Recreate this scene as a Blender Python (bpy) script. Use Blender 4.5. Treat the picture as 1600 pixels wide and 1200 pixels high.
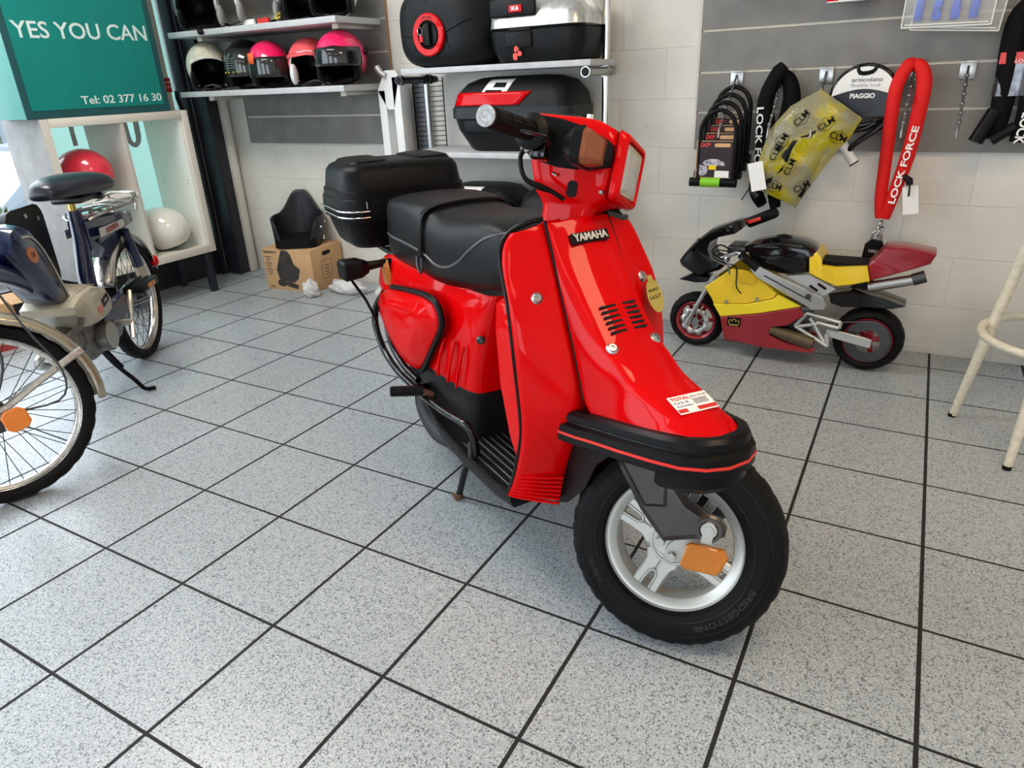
import bpy, bmesh, math, random
from mathutils import Matrix, Vector
for o in list(bpy.data.objects): bpy.data.objects.remove(o)
SC = bpy.context.scene
COL = SC.collection
R = math.radians
# ------------------------------------------------------------------ camera
cd = bpy.data.cameras.new('camera'); cam = bpy.data.objects.new('camera', cd); COL.objects.link(cam)
cd.sensor_width = 36; cd.lens = 1075.16 / 1600 * 36; cd.clip_start = .02
_y, _p, _r = -.5298, .4166, -.0431
_f = Vector((math.sin(_y) * math.cos(_p), math.cos(_y) * math.cos(_p), -math.sin(_p)))
_rt = Vector((math.cos(_y), -math.sin(_y), 0)); _up = _rt.cross(_f)
_r2 = math.cos(_r) * _rt + math.sin(_r) * _up; _u2 = -math.sin(_r) * _rt + math.cos(_r) * _up
cam.matrix_world = Matrix(((_r2.x, _u2.x, -_f.x, 2.0061), (_r2.y, _u2.y, -_f.y, -1.0557), (_r2.z, _u2.z, -_f.z, 1.0857), (0, 0, 0, 1)))
SC.camera = cam
# ------------------------------------------------------------------ daylight and exposure
SC.view_settings.view_transform = 'Standard'; SC.view_settings.look = 'None'
SC.view_settings.gamma = 1; SC.view_settings.exposure = 0.29; SC.view_settings.use_curve_mapping = False
W = bpy.data.worlds.new('sky'); SC.world = W; W.use_nodes = True
_n = W.node_tree.nodes; _bg = _n['Background']
_bg.inputs[0].default_value = (.80, .90, 1, 1); _bg.inputs[1].default_value = 4.0
def area(name, loc, rot, sx, sy, power, col=(1, 1, 1)):
    l = bpy.data.lights.new(name, 'AREA'); l.shape = 'RECTANGLE'; l.size = sx; l.size_y = sy; l.energy = power; l.color = col
    o = bpy.data.objects.new(name, l); o.location = loc; o.rotation_euler = rot; COL.objects.link(o); return o

# ------------------------------------------------------------------ materials
MATS = {}
def mat(name, col, rough=.5, metal=0., coat=0., bump=0., bscale=60., var=0., vscale=8., emit=0., alpha=1., trans=0., spec=.5, ior=1.45):
    if name in MATS: return MATS[name]
    m = bpy.data.materials.new(name); m.use_nodes = True; MATS[name] = m
    t = m.node_tree; b = t.nodes['Principled BSDF']; I = b.inputs
    I['Base Color'].default_value = (*col, 1); I['Roughness'].default_value = rough; I['Metallic'].default_value = metal
    I['Coat Weight'].default_value = coat; I['Coat Roughness'].default_value = .04; I['Alpha'].default_value = alpha
    I['Transmission Weight'].default_value = trans; I['Specular IOR Level'].default_value = spec; I['IOR'].default_value = ior
    if emit: I['Emission Color'].default_value = (*col, 1); I['Emission Strength'].default_value = emit
    tc = t.nodes.new('ShaderNodeTexCoord')
    if bump:
        n = t.nodes.new('ShaderNodeTexNoise'); n.inputs['Scale'].default_value = bscale; n.inputs['Detail'].default_value = 3
        bp = t.nodes.new('ShaderNodeBump'); bp.inputs['Strength'].default_value = bump; bp.inputs['Distance'].default_value = .004
        t.links.new(tc.outputs['Object'], n.inputs['Vector']); t.links.new(n.outputs[0], bp.inputs['Height']); t.links.new(bp.outputs[0], I['Normal'])
    if var:
        n = t.nodes.new('ShaderNodeTexNoise'); n.inputs['Scale'].default_value = vscale; n.inputs['Detail'].default_value = 5
        r = t.nodes.new('ShaderNodeValToRGB'); r.color_ramp.elements[0].position = .3; r.color_ramp.elements[1].position = .7
        r.color_ramp.elements[0].color = (*[c * (1 - var) for c in col], 1); r.color_ramp.elements[1].color = (*[min(1, c * (1 + var)) for c in col], 1)
        t.links.new(tc.outputs['Object'], n.inputs['Vector']); t.links.new(n.outputs[0], r.inputs[0]); t.links.new(r.outputs[0], I['Base Color'])
    return m
RED = mat('red paint', (.60, .0, .001), .5, 0, .30, var=.06, vscale=3, spec=.02)
REDW = mat('worn red plastic', (.60, .035, .03), .4)
BLK = mat('black plastic', (.005, .005, .0055), .36, spec=.16)
BLKG = mat('gloss black', (.004, .004, .0045), .14, 0, .5, spec=.2)
RUB = mat('tyre rubber', (.006, .006, .0065), .6, spec=.14, bump=.25, bscale=180)
DGR = mat('dark grey plastic', (.014, .015, .016), .5, bump=.3, bscale=350)
LEA = mat('black leather', (.004, .004, .0045), .33, spec=.22, bump=.22, bscale=420)
ALU = mat('painted aluminium', (.50, .50, .47), .34, .5)
CHR = mat('chrome', (.80, .80, .80), .14, 1.)
STL = mat('steel', (.45, .45, .44), .3, 1.)
DST = mat('dark steel', (.08, .08, .085), .35, .8)
GUN = mat('gunmetal paint', (.050, .042, .040), .3, .5, .3, var=.15, vscale=20)
AMB = mat('amber lens', (.58, .17, .004), .25, 0, .5, bump=.8, bscale=500)
AMBR = mat('faded amber lens', (.25, .065, .014), .3, 0, .5, bump=.9, bscale=380)
CLR = mat('headlight glass', (.62, .66, .66), .08, .3, .8, bump=.8, bscale=120)
WHT = mat('white plastic', (.80, .80, .78), .4)
PAP = mat('white paper', (.80, .80, .78), .7)
YEL = mat('yellow paint', (.85, .60, .02), .35, 0, .4, var=.12, vscale=9)
BRS = mat('brass', (.62, .48, .12), .35, .8)
RUST = mat('rusty steel', (.12, .055, .03), .8, bump=.6, bscale=120)
CARD = mat('cardboard', (.52, .32, .16), .8, var=.08, vscale=14)
GREY = mat('grey laminate', (.19, .183, .168), .55, var=.16, vscale=9)
SHLF = mat('light grey laminate', (.50, .51, .52), .5, var=.08, vscale=25)
LENSR = mat('red lens', (.62, .0, .003), .2, 0, .3, spec=.1, bump=.5, bscale=260)
REDT = mat('red textile', (.66, .003, .002), .75, bump=.7, bscale=60)
BLKT = mat('black textile', (.006, .006, .0065), .85, spec=.1, bump=.7, bscale=90)

# ------------------------------------------------------------------ geometry helpers
def V(*a): return Vector(a)
class Geo:
    def __init__(s, f=None): s.v = []; s.f = []; s.mi = []; s.sm = []; s.tf = f; s.cur = 0; s.m = [None]
    def add(s, vs, fs, sm=True):
        o = len(s.v)
        s.v += [tuple(v) for v in vs]
        for f in fs: s.f.append([i + o for i in f]); s.mi.append(s.cur); s.sm.append(sm)
        return s
    def box(s, c, d, bev=0, rot=None, seg=2):
        bm = bmesh.new(); bmesh.ops.create_cube(bm, size=1)
        bmesh.ops.scale(bm, vec=Vector(d), verts=bm.verts)
        if bev: bmesh.ops.bevel(bm, geom=bm.edges[:], offset=bev, segments=seg, profile=.5, affect='EDGES')
        m = Matrix.Translation(Vector(c)) @ (rot.to_4x4() if rot else Matrix())
        bm.verts.index_update()
        s.add([m @ v.co for v in bm.verts], [[v.index for v in f.verts] for f in bm.faces]); bm.free(); return s
    def b2(s, lo, hi, bev=0, seg=2):
        return s.box([(a + b) / 2 for a, b in zip(lo, hi)], [abs(b - a) for a, b in zip(lo, hi)], bev, None, seg)
    def rings(s, rs, closed=True, cap=True, loop=False):
        n = len(rs[0]); vs = [p for r in rs for p in r]; fs = []
        m = len(rs)
        for i in range(m if loop else m - 1):
            a = i * n; b = ((i + 1) % m) * n
            for j in range(n if closed else n - 1):
                k = (j + 1) % n; fs.append([a + j, a + k, b + k, b + j])
        if cap and not loop and closed: fs.append(list(range(n))[::-1]); fs.append([(m - 1) * n + j for j in range(n)])
        return s.add(vs, fs)
    def tube(s, pts, r, n=10, closed=False, smooth=0, cap=True, flat=1.):
        pts = [Vector(p) for p in pts]
        rr = list(r) if isinstance(r, (list, tuple)) else [r] * len(pts)
        if smooth:
            q = []; q2 = []; m = len(pts)
            for i in range(m if closed else m - 1):
                g = lambda k: pts[k % m] if closed else pts[min(max(k, 0), m - 1)]
                p0, p1, p2, p3 = g(i - 1), g(i), g(i + 1), g(i + 2)
                for t in range(smooth):
                    u = t / smooth
                    q.append(.5 * ((2 * p1) + (-p0 + p2) * u + (2 * p0 - 5 * p1 + 4 * p2 - p3) * u * u + (-p0 + 3 * p1 - 3 * p2 + p3) * u ** 3))
                    q2.append(rr[i] * (1 - u) + rr[(i + 1) % m] * u)
            if not closed: q.append(pts[-1]); q2.append(rr[-1])
            pts = q; rr = q2
        m = len(pts); rs = []; up = None
        for i, p in enumerate(pts):
            a = pts[(i - 1) % m] if (closed or i) else p; b = pts[(i + 1) % m] if (closed or i < m - 1) else p
            t = (b - a).normalized()
            if up is None:
                up = Vector((0, 0, 1)) if abs(t.z) < .9 else Vector((1, 0, 0))
            up = (up - t * up.dot(t)).normalized(); sd = t.cross(up)
            rs.append([p + rr[i] * (math.cos(2 * math.pi * j / n) * up * flat + math.sin(2 * math.pi * j / n) * sd) for j in range(n)])
        return s.rings(rs, True, cap and not closed, closed)
    def cyl(s, a, b, r, n=20, r2=None): return s.tube([a, b], [r, r if r2 is None else r2], n)
    def lathe(s, prof, mtx=None, n=32, a0=0., a1=2 * math.pi, fn=None):
        """prof: (radius, height) list; axis = local z of mtx"""
        mtx = mtx or Matrix(); full = abs(a1 - a0 - 2 * math.pi) < 1e-6; rs = []
        for i in range(n if full else n + 1):
            a = a0 + (a1 - a0) * i / n
            pr = fn(i, prof) if fn else prof
            rs.append([mtx @ Vector((r * math.cos(a), r * math.sin(a), h)) for r, h in pr])
        return s.rings(rs, False, False, full)
    def prism(s, poly, mtx, t0, t1, bev=0):
        """poly in (u,v) of mtx, extruded along w from t0 to t1"""
        n = len(poly)
        if bev:
            c = Vector((sum(p[0] for p in poly) / n, sum(p[1] for p in poly) / n))
            sgn = 1 if sum(poly[i][0] * poly[(i + 1) % n][1] - poly[(i + 1) % n][0] * poly[i][1] for i in range(n)) > 0 else -1
            ins = []
            for i in range(n):
                p = Vector(poly[i]); a = (p - Vector(poly[i - 1])).normalized(); b = (Vector(poly[(i + 1) % n]) - p).normalized()
                na = Vector((-a.y, a.x)) * sgn; nb = Vector((-b.y, b.x)) * sgn; k = na + nb
                k = k / max(.35, k.length_squared / 2) if k.length > 1e-6 else na
                ins.append(p + k * bev)
            d = bev if t1 > t0 else -bev
            lv = [(ins, t0), (poly, t0 + d), (poly, t1 - d), (ins, t1)]
        else: lv = [(poly, t0), (poly, t1)]
        vs = [mtx @ Vector((p[0], p[1], t)) for pl, t in lv for p in pl]; fs = [list(range(n))[::-1], [(len(lv) - 1) * n + i for i in range(n)]]
        for l in range(len(lv) - 1):
            for i in range(n): j = (i + 1) % n; fs.append([l * n + i, l * n + j, (l + 1) * n + j, (l + 1) * n + i])
        return s.add(vs, fs, False)
    def grid(s, rows, closed=False):
        return s.rings(rows, closed, False)
    def sphere(s, c, r, n=20, m=12, mtx=None, z0=-1., z1=1.):
        rs = []; c = Vector(c); r = Vector(r if isinstance(r, (tuple, list)) else (r, r, r))
        for i in range(m + 1):
            z = math.sin(math.asin(z0) + (math.asin(z1) - math.asin(z0)) * i / m); q = math.sqrt(max(0, 1 - z * z)) + 1e-5
            ring = [Vector((q * math.cos(2 * math.pi * j / n) * r.x, q * math.sin(2 * math.pi * j / n) * r.y, z * r.z)) for j in range(n)]
            rs.append([c + (mtx @ p if mtx else p) for p in ring])
        return s.rings(rs)
    def build(s, name, m, parent=None, sub=0, solid=0., bevel=0., ang=40, crease=None, off=0, loc=None):
        me = bpy.data.meshes.new(name)
        vs = [s.tf(Vector(v)) for v in s.v] if s.tf else s.v
        me.from_pydata([tuple(v) for v in vs], [], s.f)
        ms = m if isinstance(m, (list, tuple)) else [m]
        for x in ms: me.materials.append(x)
        bm = bmesh.new(); bm.from_mesh(me)
        for f, i, q in zip(bm.faces, s.mi, s.sm): f.material_index = min(i, len(ms) - 1)
        bmesh.ops.remove_doubles(bm, verts=bm.verts, dist=1e-6)
        bmesh.ops.recalc_face_normals(bm, faces=bm.faces)
        for f in bm.faces: f.smooth = True
        if crease:
            cl = bm.edges.layers.float.get('crease_edge') or bm.edges.layers.float.new('crease_edge')
            for e in bm.edges:
                if crease(e.verts[0].co, e.verts[1].co): e[cl] = .8
        bm.to_mesh(me); bm.free()
        try: me.set_sharp_from_angle(angle=R(ang))
        except Exception: pass
        o = bpy.data.objects.new(name, me); COL.objects.link(o)
        if parent: o.parent = parent
        if loc: o.location = loc
        if solid: md = o.modifiers.new('s', 'SOLIDIFY'); md.thickness = solid; md.offset = off
        if bevel: md = o.modifiers.new('b', 'BEVEL'); md.width = bevel; md.segments = 2; md.limit_method = 'ANGLE'; md.angle_limit = R(35)
        if sub: md = o.modifiers.new('u', 'SUBSURF'); md.levels = sub; md.render_levels = sub
        return o
def MX(o, u, v):
    """matrix with origin o, axes u, v, u x v"""
    u = Vector(u).normalized(); v = Vector(v); v = (v - u * v.dot(u)).normalized(); w = u.cross(v); o = Vector(o)
    return Matrix(((u.x, v.x, w.x, o.x), (u.y, v.y, w.y, o.y), (u.z, v.z, w.z, o.z), (0, 0, 0, 1)))
def rrect(w, h, r, n=4):
    r = min(r, w / 2 - 1e-4, h / 2 - 1e-4); out = []
    for cx, cy, a in ((w / 2 - r, h / 2 - r, 0), (-w / 2 + r, h / 2 - r, 90), (-w / 2 + r, -h / 2 + r, 180), (w / 2 - r, -h / 2 + r, 270)):
        for i in range(n + 1): t = R(a + 90 * i / n); out.append((cx + r * math.cos(t), cy + r * math.sin(t)))
    return out
def tag(o, label=None, cat=None, group=None, kind=None):
    if label: o['label'] = label
    if cat: o['category'] = cat
    if group: o['group'] = group
    if kind: o['kind'] = kind
    return o
def thing(name, label, cat, loc=(0, 0, 0), rz=0, group=None):
    o = bpy.data.objects.new(name, None); COL.objects.link(o); o.location = loc; o.rotation_euler = (0, 0, rz); o.empty_display_size = .05
    return tag(o, label, cat, group)
def dup(o, loc=None, rz=None, label=None, group=None, rot=None, scale=None):
    c = o.copy(); COL.objects.link(c)
    if loc is not None: c.location = loc
    if rz is not None: c.rotation_euler = (0, 0, rz)
    if rot is not None: c.rotation_euler = rot
    if scale is not None: c.scale = scale
    tag(c, label, None, group)
    for ch in [x for x in bpy.data.objects if x.parent == o and x != c]:
        d = ch.copy(); COL.objects.link(d); d.parent = c
        for g in [x for x in bpy.data.objects if x.parent == ch and x != d]:
            e = g.copy(); COL.objects.link(e); e.parent = d
    return c
def text(s, size, mtx, name='lettering', m=None, parent=None, ext=.0008, geo=None, width=None, bend=None, shear=0., bold=0.):
    cu = bpy.data.curves.new('t', 'FONT'); cu.body = s; cu.size = size; cu.extrude = ext; cu.align_x = 'CENTER'; cu.align_y = 'CENTER'; cu.shear = shear; cu.offset = bold; cu.resolution_u = 3
    ob = bpy.data.objects.new('t', cu); COL.objects.link(ob); bpy.context.view_layer.update()
    me = bpy.data.meshes.new_from_object(ob.evaluated_get(bpy.context.evaluated_depsgraph_get()))
    vs = [v.co.copy() for v in me.vertices]; fs = [list(p.vertices) for p in me.polygons]
    bpy.data.objects.remove(ob); bpy.data.curves.remove(cu); bpy.data.meshes.remove(me)
    if width and vs:
        x0 = min(v.x for v in vs); x1 = max(v.x for v in vs); k = width / (x1 - x0)
        for v in vs: v.x = (v.x - (x0 + x1) / 2) * k
    if bend: vs = [bend(v) for v in vs]
    else: vs = [mtx @ v for v in vs]
    if geo is not None: geo.add(vs, fs, False); return geo
    return Geo().add(vs, fs, False).build(name, m, parent)
# ------------------------------------------------------------------ lamps of the room (ceiling battens are out of frame)
TS = .31; YW = 2.027
def nodes(name):
    m = bpy.data.materials.new(name); m.use_nodes = True; t = m.node_tree
    return m, t, t.nodes, t.links, t.nodes['Principled BSDF']
def math_n(t, op, a, b=None, c=None):
    n = t.nodes.new('ShaderNodeMath'); n.operation = op
    for i, x in enumerate((a, b, c)):
        if x is None: continue
        if isinstance(x, (int, float)): n.inputs[i].default_value = x
        else: t.links.new(x, n.inputs[i])
    return n.outputs[0]
def mix(t, fac, a, b):
    n = t.nodes.new('ShaderNodeMix'); n.data_type = 'RGBA'
    for i, x in ((0, fac), (6, a), (7, b)):
        if isinstance(x, (int, float)): n.inputs[i].default_value = x if i == 0 else (x, x, x, 1)
        elif isinstance(x, tuple): n.inputs[i].default_value = (*x, 1)
        else: t.links.new(x, n.inputs[i])
    return n.outputs[2]
def noise(t, co, sc, det=3, rough=.5):
    n = t.nodes.new('ShaderNodeTexNoise'); n.inputs['Scale'].default_value = sc; n.inputs['Detail'].default_value = det; n.inputs['Roughness'].default_value = rough
    t.links.new(co, n.inputs['Vector']); return n.outputs[0]
def ramp(t, fac, p0, c0, p1, c1):
    n = t.nodes.new('ShaderNodeValToRGB'); e = n.color_ramp.elements
    e[0].position = p0; e[0].color = (*c0, 1); e[1].position = p1; e[1].color = (*c1, 1); t.links.new(fac, n.inputs[0]); return n.outputs[0]
def floor_mat():
    m, t, N, L, b = nodes('speckled floor tile')
    co = N.new('ShaderNodeTexCoord').outputs['Object']; sx = N.new('ShaderNodeSeparateXYZ'); L.new(co, sx.inputs[0])
    ds = []
    for k, w in ((0, .0043), (1, .0034)):
        q = math_n(t, 'MULTIPLY', sx.outputs[k], 1 / TS); q = math_n(t, 'ADD', q, .5); q = math_n(t, 'FRACT', q); q = math_n(t, 'SUBTRACT', q, .5); q = math_n(t, 'ABSOLUTE', q); q = math_n(t, 'MULTIPLY', q, TS)
        ds.append(math_n(t, 'LESS_THAN', q, w))
    g = math_n(t, 'MAXIMUM', ds[0], ds[1])
    v = N.new('ShaderNodeTexVoronoi'); v.inputs['Scale'].default_value = 330; L.new(co, v.inputs['Vector'])
    sp = N.new('ShaderNodeSeparateColor'); L.new(v.outputs['Color'], sp.inputs[0])
    n1 = noise(t, co, 300, 3, .7)
    base = ramp(t, n1, .32, (.15, .175, .20), .60, (.48, .535, .575))
    dark = math_n(t, 'GREATER_THAN', sp.outputs[0], .82)
    base = mix(t, math_n(t, 'MULTIPLY', dark, .78), base, (.045, .06, .075))
    lt = math_n(t, 'LESS_THAN', sp.outputs[1], .16)
    base = mix(t, math_n(t, 'MULTIPLY', lt, .6), base, (.62, .62, .58))
    big = noise(t, co, 2.2, 3); base = mix(t, math_n(t, 'MULTIPLY', big, .25), base, (.34, .33, .30))
    base = mix(t, g, base, (.007, .006, .006)); L.new(base, b.inputs['Base Color'])
    rg = math_n(t, 'MULTIPLY_ADD', noise(t, co, 40, 3), .22, .20); L.new(mix(t, g, rg, .8), b.inputs['Roughness'])
    h = math_n(t, 'SUBTRACT', math_n(t, 'MULTIPLY', noise(t, co, 130, 3), .25), g)
    bp = N.new('ShaderNodeBump'); bp.inputs['Strength'].default_value = .35; bp.inputs['Distance'].default_value = .0016; L.new(h, bp.inputs['Height']); L.new(bp.outputs[0], b.inputs['Normal'])
    b.inputs['Specular IOR Level'].default_value = .5
    return m
def block_mat():
    m, t, N, L, b = nodes('painted concrete block')
    co = N.new('ShaderNodeTexCoord').outputs['Object']; sx = N.new('ShaderNodeSeparateXYZ'); L.new(co, sx.inputs[0])
    row = math_n(t, 'DIVIDE', math_n(t, 'SUBTRACT', sx.outputs[2], .0), .1962)
    off = math_n(t, 'MULTIPLY', math_n(t, 'FLOOR', math_n(t, 'ADD', row, .0)), .4873)
    u = math_n(t, 'ADD', math_n(t, 'DIVIDE', math_n(t, 'SUBTRACT', sx.outputs[0], .0), .3955), off)
    def dist(q, s): return math_n(t, 'MULTIPLY', math_n(t, 'ABSOLUTE', math_n(t, 'SUBTRACT', math_n(t, 'FRACT', math_n(t, 'ADD', q, .5)), .5)), s)
    d = math_n(t, 'MINIMUM', dist(row, .1962), dist(u, .3955))
    wob = math_n(t, 'MULTIPLY', noise(t, co, 45, 2), .004); d = math_n(t, 'ADD', d, wob)
    g = N.new('ShaderNodeMapRange'); L.new(d, g.inputs[0]); g.inputs[1].default_value = .0015; g.inputs[2].default_value = .006; g.inputs[3].default_value = 1; g.inputs[4].default_value = 0; g = g.outputs[0]
    big = noise(t, co, 2.6, 4); base = ramp(t, big, .3, (.63, .605, .545), .75, (.77, .75, .69))
    pit = math_n(t, 'GREATER_THAN', noise(t, co, 95, 3, .6), .70); base = mix(t, math_n(t, 'MULTIPLY', pit, .45), base, (.25, .23, .20))
    sc = N.new('ShaderNodeMapping'); sc.inputs['Scale'].default_value = (1.2, 1, 9); L.new(co, sc.inputs[0])
    low = N.new('ShaderNodeMapRange'); L.new(sx.outputs[2], low.inputs[0]); low.inputs[1].default_value = .28; low.inputs[2].default_value = .0; low.inputs[3].default_value = 0; low.inputs[4].default_value = 1
    dirt = math_n(t, 'MULTIPLY', low.outputs[0], noise(t, sc.outputs[0], 5, 5, .7)); base = mix(t, math_n(t, 'MULTIPLY', dirt, .75), base, (.40, .35, .29))
    base = mix(t, math_n(t, 'MULTIPLY', g, .22), base, (.35, .33, .30)); L.new(base, b.inputs['Base Color']); b.inputs['Roughness'].default_value = .6
    h = math_n(t, 'SUBTRACT', math_n(t, 'MULTIPLY', noise(t, co, 60, 5, .65), .5), math_n(t, 'MULTIPLY', g, .55)); h = math_n(t, 'SUBTRACT', h, math_n(t, 'MULTIPLY', pit, .4))
    bp = N.new('ShaderNodeBump'); bp.inputs['Strength'].default_value = .5; bp.inputs['Distance'].default_value = .005; L.new(h, bp.inputs['Height']); L.new(bp.outputs[0], b.inputs['Normal'])
    return m
FLOOR = floor_mat(); BLOCK = block_mat()
def struct(name, g, m, **k): o = g.build(name, m, **k); o['kind'] = 'structure'; return o
XL = -1.87
struct('floor', Geo().b2((-7.5, -9, -.05), (4.2, YW, 0)), FLOOR)
struct('wall_back', Geo().b2((XL - .1, YW, 0), (4.2, YW + .15, 2.75)), BLOCK)
plain = mat('white emulsion', (.74, .73, .70), .7)
struct('wall_right', Geo().b2((4.0, -4.2, 0), (4.2, YW, 2.75)), plain)
struct('ceiling', Geo().b2((XL - .1, -4.2, 2.7), (4.2, YW, 2.8)), plain)
fw_ = Geo().b2((XL - .1, -4.3, 0), (-1.2, -4.2, 2.75)).b2((-1.2, -4.3, 2.2), (.6, -4.2, 2.75)).b2((.6, -4.3, 0), (1.6, -4.2, 2.75)).b2((1.6, -4.3, 1.9), (3.6, -4.2, 2.75)).b2((3.6, -4.3, 0), (4.2, -4.2, 2.75)).b2((1.6, -4.3, 0), (3.6, -4.2, .5))
struct('wall_front', fw_, plain)
darkfr = mat('dark window frame', (.012, .014, .022), .35)
# window side: dark steel sill, posts, glass
struct('wall_left', Geo().b2((XL - .08, -4.2, 0), (XL, 1.82, .16)), mat('dark sill', (.02, .021, .026), .45))
wf = Geo()
wf.b2((XL - .06, 1.82, 0), (XL + .06, 1.866, 2.7))
wf.b2((XL - .02, -4.2, .16), (XL + .03, 1.82, .22), .004)
wf.b2((XL - .05, .02, .22), (XL + .01, .07, 2.7), .004).b2((XL - .05, -2.0, .22), (XL + .01, -1.94, 2.7), .004)
win = struct('window_1', wf, darkfr)
tl = Geo().b2((XL + .061, 1.848, .02), (XL + .063, 1.851, 2.7)).build('window_seal', mat('pale seal', (.22, .22, .24), .6), win)
glass = mat('window glass', (1, 1, 1), 0, trans=1, ior=1.01, spec=.1)
gl = Geo().b2((XL - .035, -4.2, .22), (XL - .031, 1.82, 2.7)).build('pane', glass, win)
col = Geo().b2((XL - .06, 1.865, 0), (XL + .17, 1.945, 2.7), .006)
struct('trim_1', col, mat('black painted column', (.012, .014, .02), .4, var=.3, vscale=20))
struct('trim_2', Geo().b2((XL - .1, 1.947, 0), (XL + .19, 1.999, 2.7), .01), BLOCK)
for i, (x, y) in enumerate(((-.6, .25), (2.5, -.1), (-.7, -2.2), (1.9, -2.2))):
    lt = thing('ceiling_light', 'white ceiling light panel above the showroom, %s' % ('left near the window', 'right over the scooter', 'left behind the viewer', 'right behind the viewer')[i], 'ceiling light', (x, y, 2.7))
    Geo().b2((-.62, -.32, -.04), (.62, .32, 0), .005).build('lamp_body', WHT, lt)
    Geo().b2((-.6, -.3, -.043), (.6, .3, -.040)).build('diffuser', mat('lit diffuser', (1, .95, .86), emit=1.2), lt)
    a = area('lamp', (x, y, 2.6), (0, 0, 0), 1.2, .6, (34, 24, 5, 5)[i], ((1, .97, .92), (1, .70, .40), (1, .93, .84), (1, .84, .62))[i])
# street outside the window
street = mat('street paving', (.07, .07, .068), .9, var=.1)
struct('trim_3', Geo().b2((-16, -9, -.95), (XL - .1, 9, -.85)), street)
film, t_, N_, L_, b_ = nodes('tinted window film')
tr = N_.new('ShaderNodeBsdfTransparent'); tr.inputs[0].default_value = (.26, .36, .345, 1); df = N_.new('ShaderNodeBsdfTranslucent'); df.inputs[0].default_value = (.52, .66, .60, 1)
ms = N_.new('ShaderNodeMixShader'); ms.inputs[0].default_value = .80; L_.new(tr.outputs[0], ms.inputs[1]); L_.new(df.outputs[0], ms.inputs[2]); L_.new(ms.outputs[0], [n for n in N_ if n.type == 'OUTPUT_MATERIAL'][0].inputs[0])
wfm = thing('window_film', 'pale teal film stuck on the window behind the cube shelf and beside the column', 'window film', (XL - .026, 1.33, .22))
Geo().b2((0, -.43, 0), (.001, .485, 2.45)).build('film_sheet', film, wfm)
brn = mat('faded brown vinyl', (.40, .36, .36), .6)
Geo().b2((.002, .36, .22), (.003, .46, 2.45)).build('beige_vinyl', mat('beige vinyl', (.60, .54, .50), .6), wfm)
rl_ = Geo().b2((.0035, .405, .875), (.0045, .468, .952)).build('red_label', mat('red vinyl', (.50, .02, .03), .5), wfm)
MW = lambda y, z: MX((.005, y, z), (0, 1, 0), (0, 0, 1))
text('sign up', .020, MW(.437, .93), 'label_letters', PAP, rl_, .0003); text('here now', .020, MW(.437, .905), 'label_letters', PAP, rl_, .0003)
U_ = [(.118, 1.2), (.118, .67), (.125, .625), (.155, .600), (.185, .625), (.192, .67), (.192, 1.2)]
Geo().rings([[Vector((.003, y - .019 * (1 if i < 3 else (-1 if i > 3 else 0)), z - (.024 if i == 3 else 0))), Vector((.003, y + .019 * (1 if i < 3 else (-1 if i > 3 else 0)), z + (.024 if i == 3 else 0)))] for i, (y, z) in enumerate(U_)], False, False).build('vinyl_letter', brn, wfm, solid=.001, sub=1)
Geo().b2((.002, -.190, .635), (.003, -.165, 1.2)).build('vinyl_stripe', brn, wfm)
# planting outside
leafm = mat('leaf green', (.07, .12, .012), .6, var=.5, vscale=30)
def bush(label, loc, r, n, seed):
    random.seed(seed); t = thing('street_shrub', label, 'shrub', loc, 0, 'shrubs outside the window'); g = Geo()
    for k in range(n):
        a = random.uniform(0, 6.28); b = random.uniform(.1, 1.5); d = r * random.uniform(.5, 1)
        p = Vector((d * math.cos(a) * math.cos(b), d * math.sin(a) * math.cos(b), d * 1.1 * math.sin(b))); q = Vector((random.uniform(-1, 1), random.uniform(-1, 1), random.uniform(-.3, 1))).normalized(); w = q.cross(Vector((.3, .5, .8))).normalized() * .014
        g.add([p - q * .035, p + w, p + q * .035, p - w], [[0, 1, 2, 3]], False)
    g.build('foliage', leafm, t); h = Geo()
    for k in range(7): a = k * .9; h.tube([(0, 0, 0), (.3 * r * math.cos(a), .3 * r * math.sin(a), .4 * r), (.7 * r * math.cos(a), .7 * r * math.sin(a), .8 * r)], [.008, .006, .003], 5)
    h.build('stems', mat('stem brown', (.10, .06, .03), .8), t)
bush('green shrub outside the window, left of the cube shelf', (-2.6, 1.00, .15), .33, 420, 2)
bush('green shrub outside, glimpsed through the right half of the cube shelf', (-2.35, 1.72, .08), .42, 420, 4)
Geo().b2((-2.9, .2, -.85), (-2.1, 2.3, .12), .01).build('planter_soil', mat('planter concrete', (.10, .10, .09), .8))['kind'] = 'structure'
t = thing('parked_car', 'blue car parked on the street, seen past the left end of the cube shelf', 'car', (-5.9, 3.3, -.70))
blu = mat('blue car paint', (.02, .14, .50), .25, 0, .6)
def cring(x, w, z0, z1): return [Vector((x, y, z)) for y, z in ((-w, z0), (-w, z0 + (z1 - z0) * .6), (-w * .85, z1), (w * .85, z1), (w, z0 + (z1 - z0) * .6), (w, z0))]
Geo(lambda v: Vector((v.y, v.x, v.z))).rings([cring(-2.0, .72, .30, .62), cring(-1.9, .82, .22, .74), cring(-.9, .86, .2, .84), cring(.0, .87, .2, .90), cring(1.4, .86, .2, .88), cring(2.0, .80, .3, .80)]).build('car_body', blu, t, ang=40)
Geo(lambda v: Vector((v.y, v.x, v.z))).rings([cring(-1.1, .74, .82, .86), cring(-.5, .70, .85, 1.32), cring(.9, .70, .85, 1.38), cring(1.6, .72, .85, .95)]).build('car_windows', mat('car glass', (.10, .13, .15), .06, 0, .5), t, ang=30)
Geo(lambda v: Vector((v.y, v.x, v.z))).rings([cring(-.48, .66, 1.30, 1.36), cring(.2, .67, 1.36, 1.42), cring(.95, .66, 1.34, 1.40)]).build('car_roof', mat('white car roof', (.16, .18, .2), .3), t, ang=40)
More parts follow.
